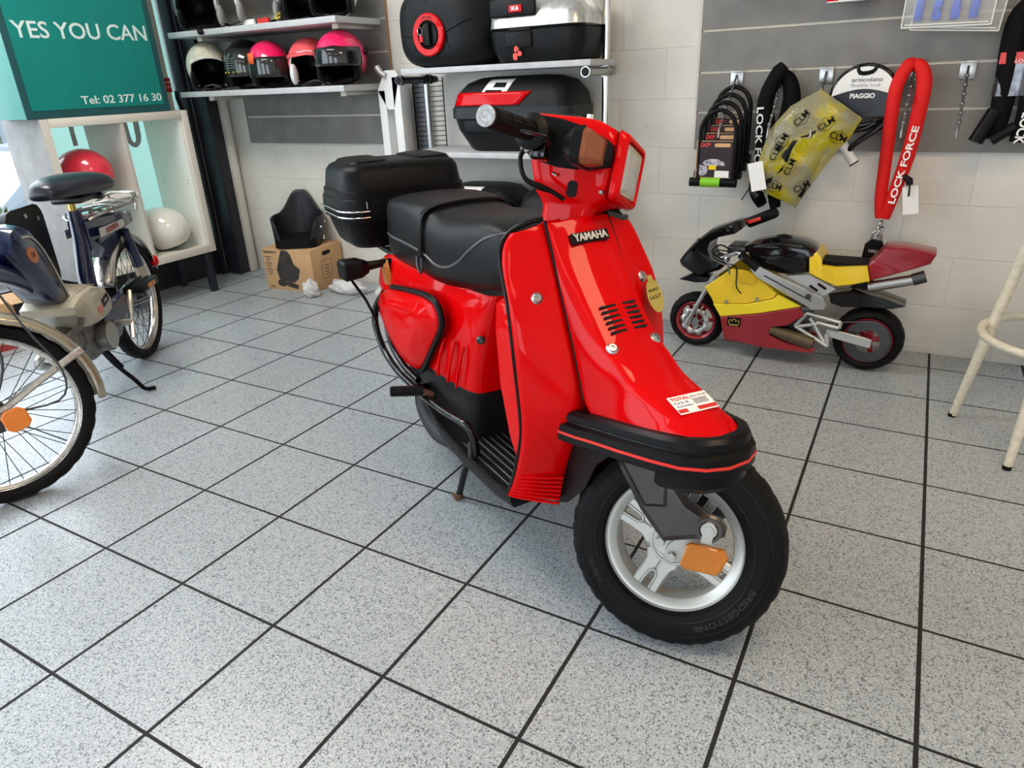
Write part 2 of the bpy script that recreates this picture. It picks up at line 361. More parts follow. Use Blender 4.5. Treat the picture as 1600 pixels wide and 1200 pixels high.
for y in (-1.25, 1.25):
    for s in (-1, 1): Geo().cyl((s * .88, y, .33), (s * .68, y, .33), .33, 28).build('car_wheel', BLK, t)
t = thing('street_building', 'pale green shop front across the street with a low roof', 'building', (-13.5, 5.5, -.85))
Geo().b2((-.5, -5, 0), (.5, 5, 3.4)).build('facade', mat('pale facade', (.10, .13, .09), .8), t); Geo().b2((-.1, -5.1, 3.4), (.8, 5.1, 3.6)).build('roof_edge', mat('orange trim', (.5, .25, .12), .8), t)
for y in (-3.5, -1.5, .6, 2.7): Geo().b2((.49, y, .9), (.52, y + 1.3, 2.5)).build('shop_window', MATS['car glass'], t)
# ------------------------------------------------------------------ red scooter
DEL = R(41); A0 = Vector((-.42, 0, .82)); KX = Vector((-math.sin(R(27)), 0, math.cos(R(27))))
RS = Matrix.Translation(A0) @ Matrix.Rotation(DEL, 4, KX) @ Matrix.Translation(-A0)
def ST(v): return RS @ Vector(v)
sc = thing('scooter', 'glossy red motor scooter with black seat and black top box on its centre stand', 'scooter', (1.7098, .0514, 0), R(-31))
def mir(p): return (p[0], -p[1], p[2])
def symrows(rows):
    """rows given for the right side from outside to the centre line; mirrored to the left"""
    out = []
    for r in rows:
        r = [Vector(p) for p in r]; out.append(r + [Vector(mir(p)) for p in reversed(r[:-1])])
    return out
# front panel (cowl running down over the wheel)
S = [(-.335,-.076,.826),(-.305,-.080,.770),(-.278,-.083,.715),(-.247,-.085,.655),(-.222,-.087,.600),(-.200,-.088,.545),(-.176,-.087,.470),(-.125,-.083,.480),(-.052,-.080,.494),(.020,-.072,.508),(.075,-.060,.517),(.098,-.040,.520),(.106,-.02,.520)]
Kc = [(-.324,-.058,.829),(-.291,-.060,.774),(-.250,-.062,.722),(-.195,-.062,.660),(-.148,-.062,.612),(-.104,-.061,.592),(-.072,-.060,.565),(-.030,-.058,.556),(.008,-.055,.546),(.045,-.050,.537),(.074,-.042,.526),(.092,-.028,.522),(.102,-.014,.522)]
rows = []
for s, k in zip(S, Kc):
    s = Vector(s); k = Vector(k); c = Vector((k.x + .010, 0, k.z + .006)); m_ = Vector((k.x + .007, k.y * .5, k.z + .004))
    rows.append([s, s * .45 + k * .55 + Vector((.002, -.003, .003)), k, m_, c])
fp = Geo().grid(symrows(rows)).build('front_panel', RED, sc, sub=2, solid=.003, ang=180, crease=lambda a, b: abs(abs(a.y) - .056) < .012 and abs(abs(b.y) - .056) < .012 and abs(a.y - b.y) < .01 and a.x < .07)
# leg shield
O_ = [(-.352,-.135,.812),(-.350,-.160,.788),(-.335,-.170,.750),(-.298,-.180,.695),(-.280,-.184,.640),(-.268,-.186,.585),(-.262,-.184,.520),(-.258,-.182,.460),(-.265,-.178,.405),(-.290,-.177,.330),(-.322,-.174,.262),(-.350,-.172,.214)]
I_ = [(-.340,-.078,.826),(-.322,-.080,.795),(-.302,-.082,.760),(-.275,-.084,.705),(-.252,-.086,.655),(-.228,-.088,.605),(-.206,-.089,.550),(-.190,-.090,.495),(-.196,-.091,.430),(-.236,-.092,.345),(-.258,-.094,.275),(-.270,-.095,.222)]
rows = []
for o_, i_ in zip(O_, I_):
    o_ = Vector(o_); i_ = Vector(i_); b_ = .004
    rows.append([o_ + Vector((-.016, .004, -.001)), o_ + Vector((-.004, -.001, 0)), o_ * .9 + i_ * .1 + Vector((.004, 0, 0)), o_ * .5 + i_ * .5 + Vector((b_, 0, 0)), i_ + Vector((.0, 0, 0)), i_ + Vector((-.012, .02, 0)), Vector((i_.x - .02, 0, i_.z))])
ls = Geo().grid(symrows(rows)).build('leg_shield', RED, sc, sub=2, solid=.004, ang=180)
e = [Vector(p) + Vector((-.014, .001, 0)) for p in O_]
e = [Vector((-.342, -.075, .832)), Vector((-.350, -.11, .826))] + e + [Vector((-.352, -.165, .205))]
for s in (1, -1): Geo().tube([(p.x, p.y * s, p.z) for p in e], .0052, 8, smooth=4).build('edge_trim', BLK, sc)
e2 = [Vector(p) + Vector((.002, .0025, .001)) for p in [(-.337,-.077,.828)] + S[1:6] + [(-.186, -.088, .50)]]
for s in (1, -1): Geo().tube([(p.x, p.y * s, p.z) for p in e2], .0035, 8, smooth=4).build('panel_seam', BLK, sc)
# ribs on the foot of the shield
g = Geo()
for k in range(7):
    z = .222 + k * .0125; t = (z - .214) / (.262 - .214); ox = -.350 + .028 * t; ix = -.270 + .012 * t
    g.tube([(ox - .010, -.1735, z), (ox + .006, -.168, z), ((ox + ix) / 2 + .009, -.134, z), (ix + .007, -.098, z)], .0035, 6)
g.build('shield_ribs', RED, ls)
def snap(o, p, d, off=0.):
    """nearest hit of the line p + t*d on object o (local coordinates), lifted by off"""
    bpy.context.view_layer.update()
    ev = o.evaluated_get(bpy.context.evaluated_depsgraph_get()); d = Vector(d).normalized()
    ok, q, n, i = ev.ray_cast(Vector(p) + d * .12, -d)
    if not ok: return Vector(p), d
    if n.dot(d) < 0: n = -n
    return q + n * off, n
def bolt(p, d, r=.009, parent=sc, m=STL, name='bolt'):
    M_ = MX(p, Vector(d).cross(Vector((0, 0, 1))), Vector(d).cross(Vector(d).cross(Vector((0, 0, 1)))))
    g = Geo().lathe([(0, -.002), (r * 1.35, -.002), (r * 1.35, .001), (r, .003), (r * .85, .006), (r * .5, .006), (r * .42, .003), (0, .003)], M_, 18)
    return g.build(name, m, parent)
for s in (1, -1):
    q, n_ = snap(ls, (-.262, .130 * s, .698), (1, 0, .15)); bolt(q, n_)
    q, n_ = snap(fp, (-.148, -.052 * s, .608), (.65, 0, .75)); bolt(q, n_)
# ventilation slots
g = Geo()
for sd in (-1, 1):
    for k in range(6):
        f = k / 5; q, n_ = snap(fp, (-.208 + .036 * f, sd * .0235 + .002, .668 - .042 * f), (.7, 0, .7), .0012)
        g.prism(rrect(.0385, .0052, .0026, 3), MX(q, (0, 1, 0), n_.cross(Vector((0, 1, 0)))), -.003, .0003)
g.build('air_slots', mat('dark slot', (.004, .003, .003), .9), fp)
# maker's badge
q, n_ = snap(fp, (-.300, 0, .790), (.9, 0, .4)); M_ = MX(q, (0, 1, 0), n_.cross(Vector((0, 1, 0))))
bd = Geo().prism(rrect(.088, .022, .003), M_, -.006, .005, .001).build('badge', BLK, sc)
text('YAMAHA', .021, M_ @ Matrix.Translation((0, 0, .0055)), 'badge_letters', mat('silver letters', (.75, .72, .66), .3, .6), bd, .0012, width=.080, bold=.0007)
# bumper band round the nose
T_ = [(-.222,-.105,.468),(-.175,-.099,.474),(-.125,-.094,.484),(-.045,-.088,.499),(.030,-.079,.513),(.080,-.066,.521),(.108,-.044,.525),(.120,-.018,.526)]
def band(prof):
    rs = []
    pts = [Vector(p) for p in T_] + [Vector(mir(p)) for p in reversed(T_)]
    n = len(pts)
    for i, p in enumerate(pts):
        a = pts[max(i - 1, 0)]; b = pts[min(i + 1, n - 1)]; t = (b - a).normalized(); o = t.cross(Vector((0, 0, 1))).normalized()
        rs.append([p + o * u + Vector((0, 0, w)) for u, w in prof])
    return rs
Geo().rings(band([(-.012,.006),(.0,.006),(.008,.0),(.010,-.012),(.006,-.015),(.008,-.018),(.018,-.022),(.020,-.034),(.020,-.056),(.014,-.062),(-.012,-.062)]), True, True).build('bumper', BLK, sc, ang=30)
Geo().rings(band([(.0195,-.036),(.0212,-.0365),(.0212,-.0415),(.0195,-.042)])[0:], True, True).build('bumper_stripe', mat('red stripe', (.75, .03, .02), .35), sc)
g = Geo(); pr = band([(.006,-.060),(.008,-.085),(-.004,-.100),(-.012,-.085),(-.010,-.06)]); g.rings(pr[4:-4], True, True).build('bumper_skirt', BLK, sc, ang=30)
# inner mudguard between shield and wheel
g = Geo()
pth = [(-.288,.205),(-.275,.26),(-.262,.33),(-.245,.385),(-.20,.43),(-.12,.45),(.0,.462),(.08,.475)]
g.grid([[(x - .01, -.085, z), (x, -.08, z), (x - .03, 0, z + .01), (x, .08, z), (x - .01, .085, z)] for x, z in pth])
g.prism([(-.292,.205),(-.245,.23),(-.18,.30),(-.14,.38),(-.06,.45),(-.2,.455),(-.235,.40)], MX((0, -.083, 0), (1, 0, 0), (0, 0, 1)), 0, .003)
g.prism([(-.292,.205),(-.245,.23),(-.18,.30),(-.14,.38),(-.06,.45),(-.2,.455),(-.235,.40)], MX((0, .083, 0), (1, 0, 0), (0, 0, 1)), 0, .003)
g.build('inner_mudguard', BLK, sc, solid=.002)
# -------- front wheel (turned to the left)
WC = Vector((-.028, 0, .2125)); WR = .2175
def wheel(name, centre, tf, parent, Rr=WR, arms=True):
    M_ = Matrix.Translation(centre) @ Matrix.Rotation(R(90), 4, 'X')      # local z -> -y (right hand side is +z)
    M_ = MX(centre, (1, 0, 0), (0, 0, 1))                                   # u fwd, v up, w = -y
    rim = Geo(tf)
    prof = [(.147,.046),(.150,.043),(.147,.038),(.139,.037),(.130,.030),(.126,.020),(.119,.017),(.116,.008),(.116,-.008),(.119,-.017),(.126,-.020),(.130,-.030),(.139,-.037),(.147,-.038),(.150,-.043),(.147,-.046),(.141,-.047),(.141,-.036),(.136,-.02),(.136,.02),(.141,.036),(.141,.047),(.147,.046)]
    prof = [(.147,.047),(.150,.044),(.148,.041),(.139,.040),(.136,.035),(.128,.034),(.124,.029),(.119,.027),(.117,.023),(.117,-.023),(.119,-.027),(.124,-.029),(.128,-.034),(.136,-.035),(.139,-.040),(.148,-.041),(.150,-.044),(.147,-.047),(.143,-.03),(.141,0),(.143,.03),(.147,.047)]
    rim.lathe([(r, h) for r, h in prof], M_, 64)
    o = rim.build(name, ALU, parent, ang=50)
    if arms:
        g = Geo(tf)
        for k in range(4):
            a = R(70 + 90 * k)
            A_ = M_ @ Matrix.Rotation(a, 4, 'Z')
            for sg in (1, -1):
                poly = [(.035, 0), (.070, sg * .0), (.082, sg * .009), (.122, sg * .012), (.122, sg * .029), (.085, sg * .027), (.060, sg * .028), (.046, sg * .036), (.03, sg * .030)]
                if sg < 0: poly = poly[::-1]
                g.prism(poly, A_, .004, .024, .003)
            # raised U bead round the slot
            U = [A_ @ Vector((.119, .010, .022)), A_ @ Vector((.086, .0085, .023)), A_ @ Vector((.078, .006, .023)), A_ @ Vector((.075, 0, .023)), A_ @ Vector((.078, -.006, .023)), A_ @ Vector((.086, -.0085, .023)), A_ @ Vector((.119, -.010, .022))]
            g.tube(U, .0022, 6)
        g.lathe([(0, .004), (.052, .004), (.052, .022), (.047, .026), (.044, .026), (.042, .023), (0, .023)], M_, 40)
        g.lathe([(0, -.05), (.048, -.05), (.052, -.045), (.052, .004), (0, .004)], M_, 32)
        g.build('spokes', ALU, o, ang=35)
    t = Geo(tf); Rt = Rr
    N_ = 144
    base = [(.139,.040),(.146,.049),(.158,.053),(.172,.054),(.184,.052),(.193,.049),(.203,.046),(.2095,.038),(.215,.026),(Rt,.012),(Rt,0)]
    base = base + [(r, -h) for r, h in reversed(base[:-1])]
    def fn(i, pr):
        out = []
        for r, h in pr:
            if r > .19:
                if abs(h) > .037: r -= .0022 * ((i // 2) % 2)
                elif abs(h) > .02: r -= .0032 * (((i + 1) // 2) % 2)
                elif abs(h) > .005: r -= .003 * ((i // 3) % 2)
            out.append((r, h))
        return out
    t.lathe(base, M_, N_, fn=fn)
    ty = t.build('tyre', RUB, o, ang=28)
    g = Geo(tf)
    for rr in (.157, .187):
        g.lathe([(rr, .0535 if rr < .17 else .0505), (rr + .001, .055 if rr < .17 else .0525), (rr + .002, .0535 if rr < .17 else .0505)], M_, 72)
    def bend(a0, r0, hh=.0538):
        return lambda v: M_ @ Vector(((r0 + v.y) * math.cos(a0 - v.x / r0), (r0 + v.y) * math.sin(a0 - v.x / r0), hh + v.z))
    def bendf(a0, r0, hh=.0538):     # letters read with their feet towards the rim
        return lambda v: M_ @ Vector(((r0 + v.y) * math.cos(a0 - v.x / r0), (r0 + v.y) * math.sin(a0 - v.x / r0), hh + v.z))
    text('BRIDGESTONE', .016, None, geo=g, ext=.0008, bend=bendf(R(-38), .171), width=.15)
    text('3.50-10', .011, None, geo=g, ext=.0008, bend=bendf(R(215), .171), width=.05)
    g.build('tyre_marks', mat('tyre lettering', (.02, .02, .021), .4), ty)
    return o
fw = wheel('front_wheel', WC, ST, sc)
# fork leg cover, link, axle
MF = MX((0, -.062, 0), (1, 0, 0), (0, 0, 1))
leg = [(-.235,.470),(-.183,.385),(-.100,.280),(-.062,.245),(-.043,.230),(.030,.259),(.052,.262),(.066,.274),(.066,.292),(.052,.305),(.030,.308),(-.010,.322),(-.040,.350),(-.075,.394),(-.130,.475)]
for s in (1, -1):
    g = Geo(ST)
    if s == 1:
        g.prism(leg, MF, 0, .034, .012)
        g.prism([(-.222,.468),(-.168,.383),(-.092,.292),(-.050,.302),(-.058,.345),(-.092,.398),(-.145,.472)], MF, .030, .0385, .006)
        g.lathe([(.018, .039), (.024, .039), (.024, .044), (.018, .044)], MF @ Matrix.Translation((.036, .283, 0)), 24)
    else:
        g.prism(leg, MX((0, .062, 0), (1, 0, 0), (0, 0, 1)), -.036, 0, .008)
    g.build('fork_cover', GUN, sc, ang=35)
    g = Geo(ST); y = -.070 * s
    g.prism([(.05,.30),(.02,.30),(-.035,.222),(-.04,.20),(-.022,.185),(0,.20),(.06,.27)], MX((0, y, 0), (1, 0, 0), (0, 0, 1)), -.006, .006, .002)
    g.cyl((-.022, y - .02 * s, .2035), (-.022, y + .02 * s, .2035), .009, 6)
    g.cyl((-.050, y - .010 * s, .222), (-.050, y + .02 * s, .222), .010, 6)
    g.build('suspension_link', DST if s < 0 else mat('zinc plate', (.40, .39, .35), .42, .7), sc)
g = Geo(ST).cyl((.036, -.103, .283), (.036, -.110, .283), .010, 6).cyl((.036, -.103, .283), (.036, -.106, .283), .015, 20)
g.prism(rrect(.020, .055, .008), MX((.036, -.107, .272), (1, 0, 0), (.05, 0, 1)), -.0012, .0012)
g.build('reflector_bracket', MATS['zinc plate'], sc)
g = Geo(ST); MR = MX((.038, -.118, .232), (.98, .08, .06), (-.06, 0, 1))
g.prism([(-.040,-.020),(-.030,-.027),(.026,-.027),(.034,-.02),(.044,.012),(.036,.024),(-.026,.024),(-.034,.018)], MR, -.010, .006, .003)
rf = g.build('wheel_reflector', AMB, sc)
# headset (turned with the wheel)
def sect(x0, x1, w, z, r=.02, n=3):
    return [Vector(((x0 + x1) / 2 + u, v, z)) for u, v in rrect(x1 - x0, 2 * w, r, n)]
hs = Geo(ST).rings([sect(-.425,-.325,.062,.795,.02), sect(-.43,-.318,.062,.835,.02), sect(-.437,-.308,.066,.847,.02), sect(-.445,-.290,.076,.858,.02), sect(-.455,-.288,.082,.890,.02),
    sect(-.468,-.288,.086,.935,.02), sect(-.480,-.288,.086,.965,.018), sect(-.484,-.296,.082,.988,.018), sect(-.482,-.33,.074,1.003,.018), sect(-.472,-.36,.062,1.008,.015)])
head = hs.build('headset', RED, sc, ang=45)
def hsect(x, z0, z1, w, r=.014): return [Vector((x if not callable(x) else x(b + (z0 + z1) / 2), a, b + (z0 + z1) / 2)) for a, b in rrect(2 * w, z1 - z0, r, 3)]
bz = Geo(ST).rings([hsect(-.287,.858,.990,.083), hsect(-.283,.856,.988,.084), hsect(-.272,.859,.984,.082,.016), hsect(-.268,.864,.979,.077,.014), hsect(-.268,.870,.973,.071,.012), hsect(-.280,.872,.972,.070,.012)], True, False)
bz = bz.build('headlight_bezel', RED, sc, ang=40)
Geo(ST).rings([hsect(-.2885,.858,.990,.081), hsect(-.2865,.858,.990,.081)], True, True).build('bezel_seam', BLK, head)
Geo(ST).rings([hsect(-.280,.871,.972,.071,.012), hsect(-.271,.875,.968,.066,.012), hsect(-.268,.885,.958,.045,.01)], True, True).build('headlight_lens', CLR, bz)
# dashboard top, black opening at the handlebar, switch gear
for s in (1, -1):
    g = Geo(ST); g.prism([(-.486,.985),(-.475,.935),(-.455,.915),(-.40,.905),(-.355,.905),(-.355,.985),(-.40,.995),(-.46,1.0)], MX((0, -.083 * s, 0), (1, 0, 0), (0, 0, 1)), -.007, .009, .002)
    g.build('handlebar_opening', BLK, head)
Geo(ST).box((-.425, 0, 1.010), (.09, .09, .010), .004).build('dashboard', BLKG, head)
Geo(ST).tube([(-.365, -.04, 1.008), (-.365, -.04, 1.018)], .008, 12).build('warning_lamp', CHR, head)
for s in (1, -1):
    nm = 'handlebar'
    g = Geo(ST); P = lambda x, y, z: (x, y * s, z)
    g.cyl(P(-.425, -.06, .962), P(-.447, -.32, .938), .011, 14)
    hb = g.build(nm, BLK, sc)
    ax = (Vector(P(-.447, -.32, .938)) - Vector(P(-.425, -.06, .962))).normalized(); p0 = Vector(P(-.434, -.165, .952)); p1 = p0 + ax * .165
    g = Geo(ST); g.cyl(p0, p1, .0175, 20)
    for k in range(14):
        a = 2 * math.pi * k / 14; up = Vector((0, 0, 1)); sdv = ax.cross(up).normalized(); o_ = (up * math.cos(a) + sdv * math.sin(a)) * .0175
        g.tube([p0 + ax * .012 + o_, p1 - ax * .006 + o_], .0016, 5)
    for d_ in (.05, .1, .15): g.cyl(p0 + ax * d_, p0 + ax * (d_ + .003), .0195, 20)
    g.lathe([(.012, 0), (.032, 0), (.034, .003), (.030, .007), (.018, .012)], MX(p0 - ax * .004, Vector((1, 0, .1)), Vector((0, 0, 1)) if s > 0 else Vector((0, 0, -1))), 28)
    g.build('grip', mat('grip rubber', (.005, .005, .005), .5, spec=.2), hb)
    Geo(ST).cyl(p1, p1 + ax * .004, .0178, 24).build('grip_end', mat('scuffed aluminium', (.42, .42, .42), .6, .6, var=.35, vscale=160), hb)
    g = Geo(ST)
    g.cyl(P(-.430, -.105, .957), P(-.434, -.150, .953), .022, 18)
    g.box(P(-.422, -.128, .928), (.034, .040, .040), .007)
    g.tube([P(-.415, -.128, .925), P(-.400, -.16, .940), P(-.385, -.22, .935), P(-.392, -.30, .925)], [.008, .006, .006, .005], 8, smooth=3, flat=.6)
    g.build('brake_lever', BLKG, hb)
g = Geo(ST).cyl((-.445, -.138, .928), (-.445, -.150, .928), .012, 16).build('cable_adjuster', STL, head)
g = Geo(ST).tube([(-.445, -.140, .930), (-.452, -.150, .905), (-.440, -.140, .870), (-.415, -.118, .860), (-.395, -.105, .856), (-.372, -.088, .845)], [.006, .0045, .0045, .007, .0045, .0045], 10, smooth=5)
g.build('brake_cable', BLK, sc)
g = Geo(ST).prism(rrect(.020, .032, .008), MX((-.362, -.0785, .868), (1, 0, 0), (0, 0, 1)), 0, .0035).build('cable_hole', mat('dark slot', (0, 0, 0)), head)
# front turn signals
for s in (1, -1):
    P = lambda x, y, z: Vector((x, y * s, z))
    def ring(x, w0, w1, z0, z1, c=.010, dz=0):
        return [P(x, -a, z + dz) for a, z in ((w0, z0 + c), (w0 + c, z0), (w1 - c, z0), (w1, z0 + c), (w1, z1 - c), (w1 - c, z1), (w0 + c, z1), (w0, z1 - c))]
    g = Geo(ST).rings([ring(-.372, .105, .150, .918, .955), ring(-.350, .09, .168, .905, .972), ring(-.332, .09, .170, .903, .974)])
    g.rings([ring(-.332, .082, .128, .903, .974), ring(-.300, .082, .112, .912, .962), ring(-.290, .082, .098, .915, .955)])
    ts = g.build('turn_signal', BLK, sc, ang=25)
    g = Geo(ST).rings([ring(-.3315, .094, .1675, .906, .971), ring(-.322, .094, .166, .907, .969), ring(-.300, .096, .128, .915, .958, .006)])
    g.build('signal_lens', AMBR, ts, ang=25)
# ornament bolt on headset flank, bracket and lamp under the headlight
Geo(ST).tube([(-.405, -.087, .893), (-.395, -.088, .889)], .0035, 8).build('screw', CHR, head)
bolt(ST((-.300, -.086, .868)), ST((-.300, -1, .868)) - ST((-.300, 0, .868)), .004, name='screw')
Geo(ST).tube([(-.32, 0, .845), (-.285, .05, .838), (-.285, .08, .845)], .006, 8, smooth=3).build('bracket', DST, head)
# -------- floorboard, main body
g = Geo()
fo = [(-.345,-.172),(-.42,-.178),(-.60,-.178),(-.72,-.176),(-.80,-.172),(-.90,-.165)]
zf = [.214,.206,.206,.218,.245,.285]
rs = []
for (x, y), z in zip(fo, zf): rs.append([(x, y, z + .010), (x, y - .003, z - .006), (x, y + .006, z - .026), (x, -y - .006, z - .026), (x, -y + .003, z - .006), (x, -y, z + .010), (x, -y - .008, z + .012), (x, -y - .012, z + .006), (x, y + .012, z + .006), (x, y + .008, z + .012)])
g.rings(rs)
fb = g.build('floorboard', mat('worn black plastic', (.009, .009, .010), .45, spec=.2, var=.4, vscale=30), sc, ang=35)
g = Geo()
for k in range(-8, 9):
    if abs(k) > 1 or True: g.tube([(-.33, k * .0185, .2135), (-.345, k * .0185, .2145), (-.70 + abs(k) * .004, k * .0185, .2145)], .0024, 6)
g.build('floor_ribs', mat('scuffed rib', (.05, .05, .052), .4), fb)
# black shroud under the red body
def usec(xf, yf, xr, yr, z, n=5):
    """U shaped horizontal section: front face at xf, sides running back to xr"""
    h = [(xr, -yr), (xr + (xf - xr) * .5, -(yr * .5 + yf * .5) - .004), (xf - .05, -yf), (xf - .012, -yf + .012), (xf, -yf + .035), (xf + .004, 0)]
    return [Vector((x, y, z)) for x, y in h] + [Vector((x, -y, z)) for x, y in reversed(h[:-1])]
Geo().grid([usec(-.638,.122,-.98,.135,.205), usec(-.632,.125,-.98,.138,.24), usec(-.606,.127,-.98,.14,.375)]).build('body_shroud', mat('dark grey shroud', (.010, .010, .0105), .35, spec=.25), sc, sub=1, ang=180, solid=.002)
rows = [usec(-.600,.130,-1.0,.150,.360), usec(-.598,.130,-1.05,.152,.385), usec(-.580,.128,-1.12,.155,.45), usec(-.555,.124,-1.18,.155,.53), usec(-.535,.114,-1.20,.132,.60), usec(-.53,.105,-1.18,.12,.63)]
body = Geo().grid(rows).build('body_cover', RED, sc, sub=2, ang=180, solid=.003)
g = Geo()
for x in (-.70, -.745, -.80): g.tube([(x + .035, -.138 - (-.6 - x) * .08, .368), (x + .055, -.1355 - (-.6 - x) * .08, .43), (x + .070, -.129 - (-.6 - x) * .05, .485)], .0042, 8, smooth=3)
g.build('body_ridges', RED, body)
bolt((-.565, -.118, .52), (1, -.75, 0), .008, m=DST)
# side panel bulge with black gasket
side = [(-1.165,.485),(-1.13,.520),(-1.04,.545),(-.90,.567),(-.79,.580),(-.73,.575),(-.705,.548),(-.712,.512),(-.78,.440),(-.845,.372),(-.885,.345),(-.95,.335),(-1.01,.345),(-1.07,.372),(-1.125,.41),(-1.165,.455)]
for s in (1, -1):
    cxs = sum(p[0] for p in side) / len(side); czs = sum(p[1] for p in side) / len(side)
    def rg(k, y, dz=0, dx=0): return [Vector((cxs + (p[0] - cxs) * k + dx, y * s, czs + (p[1] - czs) * k + dz)) for p in side]
    Geo().rings([rg(1.0, -.140), rg(1.0, -.160), rg(.985, -.166), rg(.90, -.176, .002), rg(.62, -.190, .006, .01), rg(.50, -.192, .006, .01)]).build('side_panel', RED, sc, ang=22)
    gk = [Vector((cxs + (p[0] - cxs) * 1.03, -.158 * s, czs + (p[1] - czs) * 1.045)) for p in side]
    Geo().tube(gk[2:12], .009, 8, smooth=3).build('panel_gasket', BLK, sc)
    Geo().prism([(-.765,.50),(-.742,.535),(-.735,.53),(-.757,.49)], MX((0, -.142 * s, 0), (1, 0, 0), (0, 0, 1)), -.012, .012, .001).build('body_slot', BLK, body)
    M2 = MX((-1.145, -.175 * s, .470), (s * 1, -.25, 0), (.1, 0, 1))
    text('Beluga', .030, M2, 'model_script', BLK, sc, .0012, width=.055, shear=.3)
# tubular side rails
for s in (1, -1):
    g = Geo()
    P = lambda *p: (p[0], p[1] * s, p[2])
    g.tube([P(-1.10,-.165,.52), P(-1.155,-.178,.465), P(-1.160,-.185,.405), P(-1.10,-.188,.345), P(-1.0,-.188,.312), P(-.90,-.186,.302), P(-.80,-.184,.298), P(-.68,-.178,.300), P(-.58,-.170,.305), P(-.555,-.160,.28), P(-.55,-.155,.225)], .0105, 12, smooth=5)
    g.tube([P(-1.13,-.160,.43), P(-1.08,-.168,.365), P(-.98,-.170,.325), P(-.88,-.168,.315)], .010, 10, smooth=4)
    rl = g.build('side_rail', BLKG, sc)
    g = Geo().cyl(P(-.80,-.185,.318), P(-.835,-.268,.322), .0135, 16)
    for k in range(11): t = k / 11; g.cyl(P(-.80 - .035 * t, -.19 - .076 * t, .318 + .004 * t), P(-.8015 - .035 * t, -.1935 - .076 * t, .318 + .004 * t), .0155, 16)
    g.build('foot_peg', BLK, sc)
    Geo().cyl(P(-.79,-.165,.30), P(-.802,-.195,.318), .011, 10).build('peg_bracket', RUST, sc)
Geo().cyl((-.56, -.168, .215), (-.56, -.168, .262), .006, 8).build('kick_pin', DST, sc)
# glove panel behind the shield
Geo().rings([sect(-.345,-.28,.150,.285,.012), sect(-.372,-.27,.158,.36,.012), sect(-.404,-.28,.160,.48,.012), sect(-.412,-.30,.160,.60,.012), sect(-.406,-.31,.158,.660,.012), sect(-.390,-.33,.145,.675,.012)]).build('glove_panel', RED, sc, ang=50)
# seat
def ssec(x, w, zt, zb, r=.045):
    h = zt - zb; pts = [(-w, zb), (-w, zb + h * .5), (-w + .004, zt - r), (-w + r * .35, zt - r * .35), (-w + r, zt - .002), (-w * .4, zt + .003), (0, zt + .004)]
    full = pts + [(-a, b) for a, b in reversed(pts[:-1])]
    return [Vector((x, a, b)) for a, b in full]
SB = .012
secs = [(-.425,.055,.755,.685,.02),(-.435,.080,.775,.672,.025),(-.47,.100,.796,.655,.03),(-.53,.114,.806,.635,.035),(-.62,.124,.802,.612,.045),(-.72,.130,.790,.597,.05),(-.80,.132,.785,.592,.045),(-.86,.133,.806,.592,.035),(-.95,.134,.806,.590,.03),(-1.07,.132,.800,.588,.03),(-1.125,.124,.790,.59,.03),(-1.14,.10,.77,.60,.03)]
seat = Geo().rings([ssec(q[0], q[1] + .006, q[2], q[3] - SB, q[4]) for q in secs]).build('seat', LEA, sc, sub=2, ang=180)
# swooping piping between seat top and skirt, stitching at the hem, strap with buckle
for s in (1, -1):
    P = lambda x, y, z: (x, y * s, z)
    def yw(x):
        for a, b in zip(secs, secs[1:]):
            if b[0] <= x <= a[0]: t = (x - a[0]) / (b[0] - a[0]); return a[1] + (b[1] - a[1]) * t
        return .13
    pp = [(-.47,.785),(-.52,.770),(-.58,.735),(-.64,.695),(-.70,.672),(-.76,.668),(-.81,.680),(-.84,.685),(-.95,.690),(-1.05,.690),(-1.12,.69)]
    def onseat(x, z): q, n_ = snap(seat, P(x, -.08, z), (0, -s, 0), .0005); return q
    Geo().tube([onseat(x, z) for x, z in pp], .0034, 8, smooth=4).build('piping', mat('seat piping', (.075, .075, .078), .35), seat)
    hm = [(-.46,.658),(-.50,.646),(-.58,.620),(-.66,.602),(-.76,.592),(-.90,.588),(-1.02,.586),(-1.10,.585)]
    Geo().tube([onseat(x, z) for x, z in hm], .0045, 8, smooth=4).build('hem', MATS['seat piping'], seat)
sx = -.835
st = [(-.1425,.655),(-.1425,.70),(-.1405,.755),(-.130,.785),(-.10,.801),(0,.806),(.10,.801),(.130,.785),(.1405,.755),(.1425,.70),(.1425,.655)]
Geo().rings([[Vector((sx - .014, y, z)), Vector((sx + .014, y, z)), Vector((sx + .014, y * 1.03, z + (.004 if abs(y) < .13 else 0))), Vector((sx - .014, y * 1.03, z + (.004 if abs(y) < .13 else 0)))] for y, z in st]).build('seat_strap', BLK, seat, sub=1)
Geo().tube([(sx - .016, -.148, .675), (sx - .014, -.148, .645), (sx, -.148, .632), (sx + .014, -.148, .645), (sx + .016, -.148, .675)], .004, 8).build('strap_buckle', DST, seat)
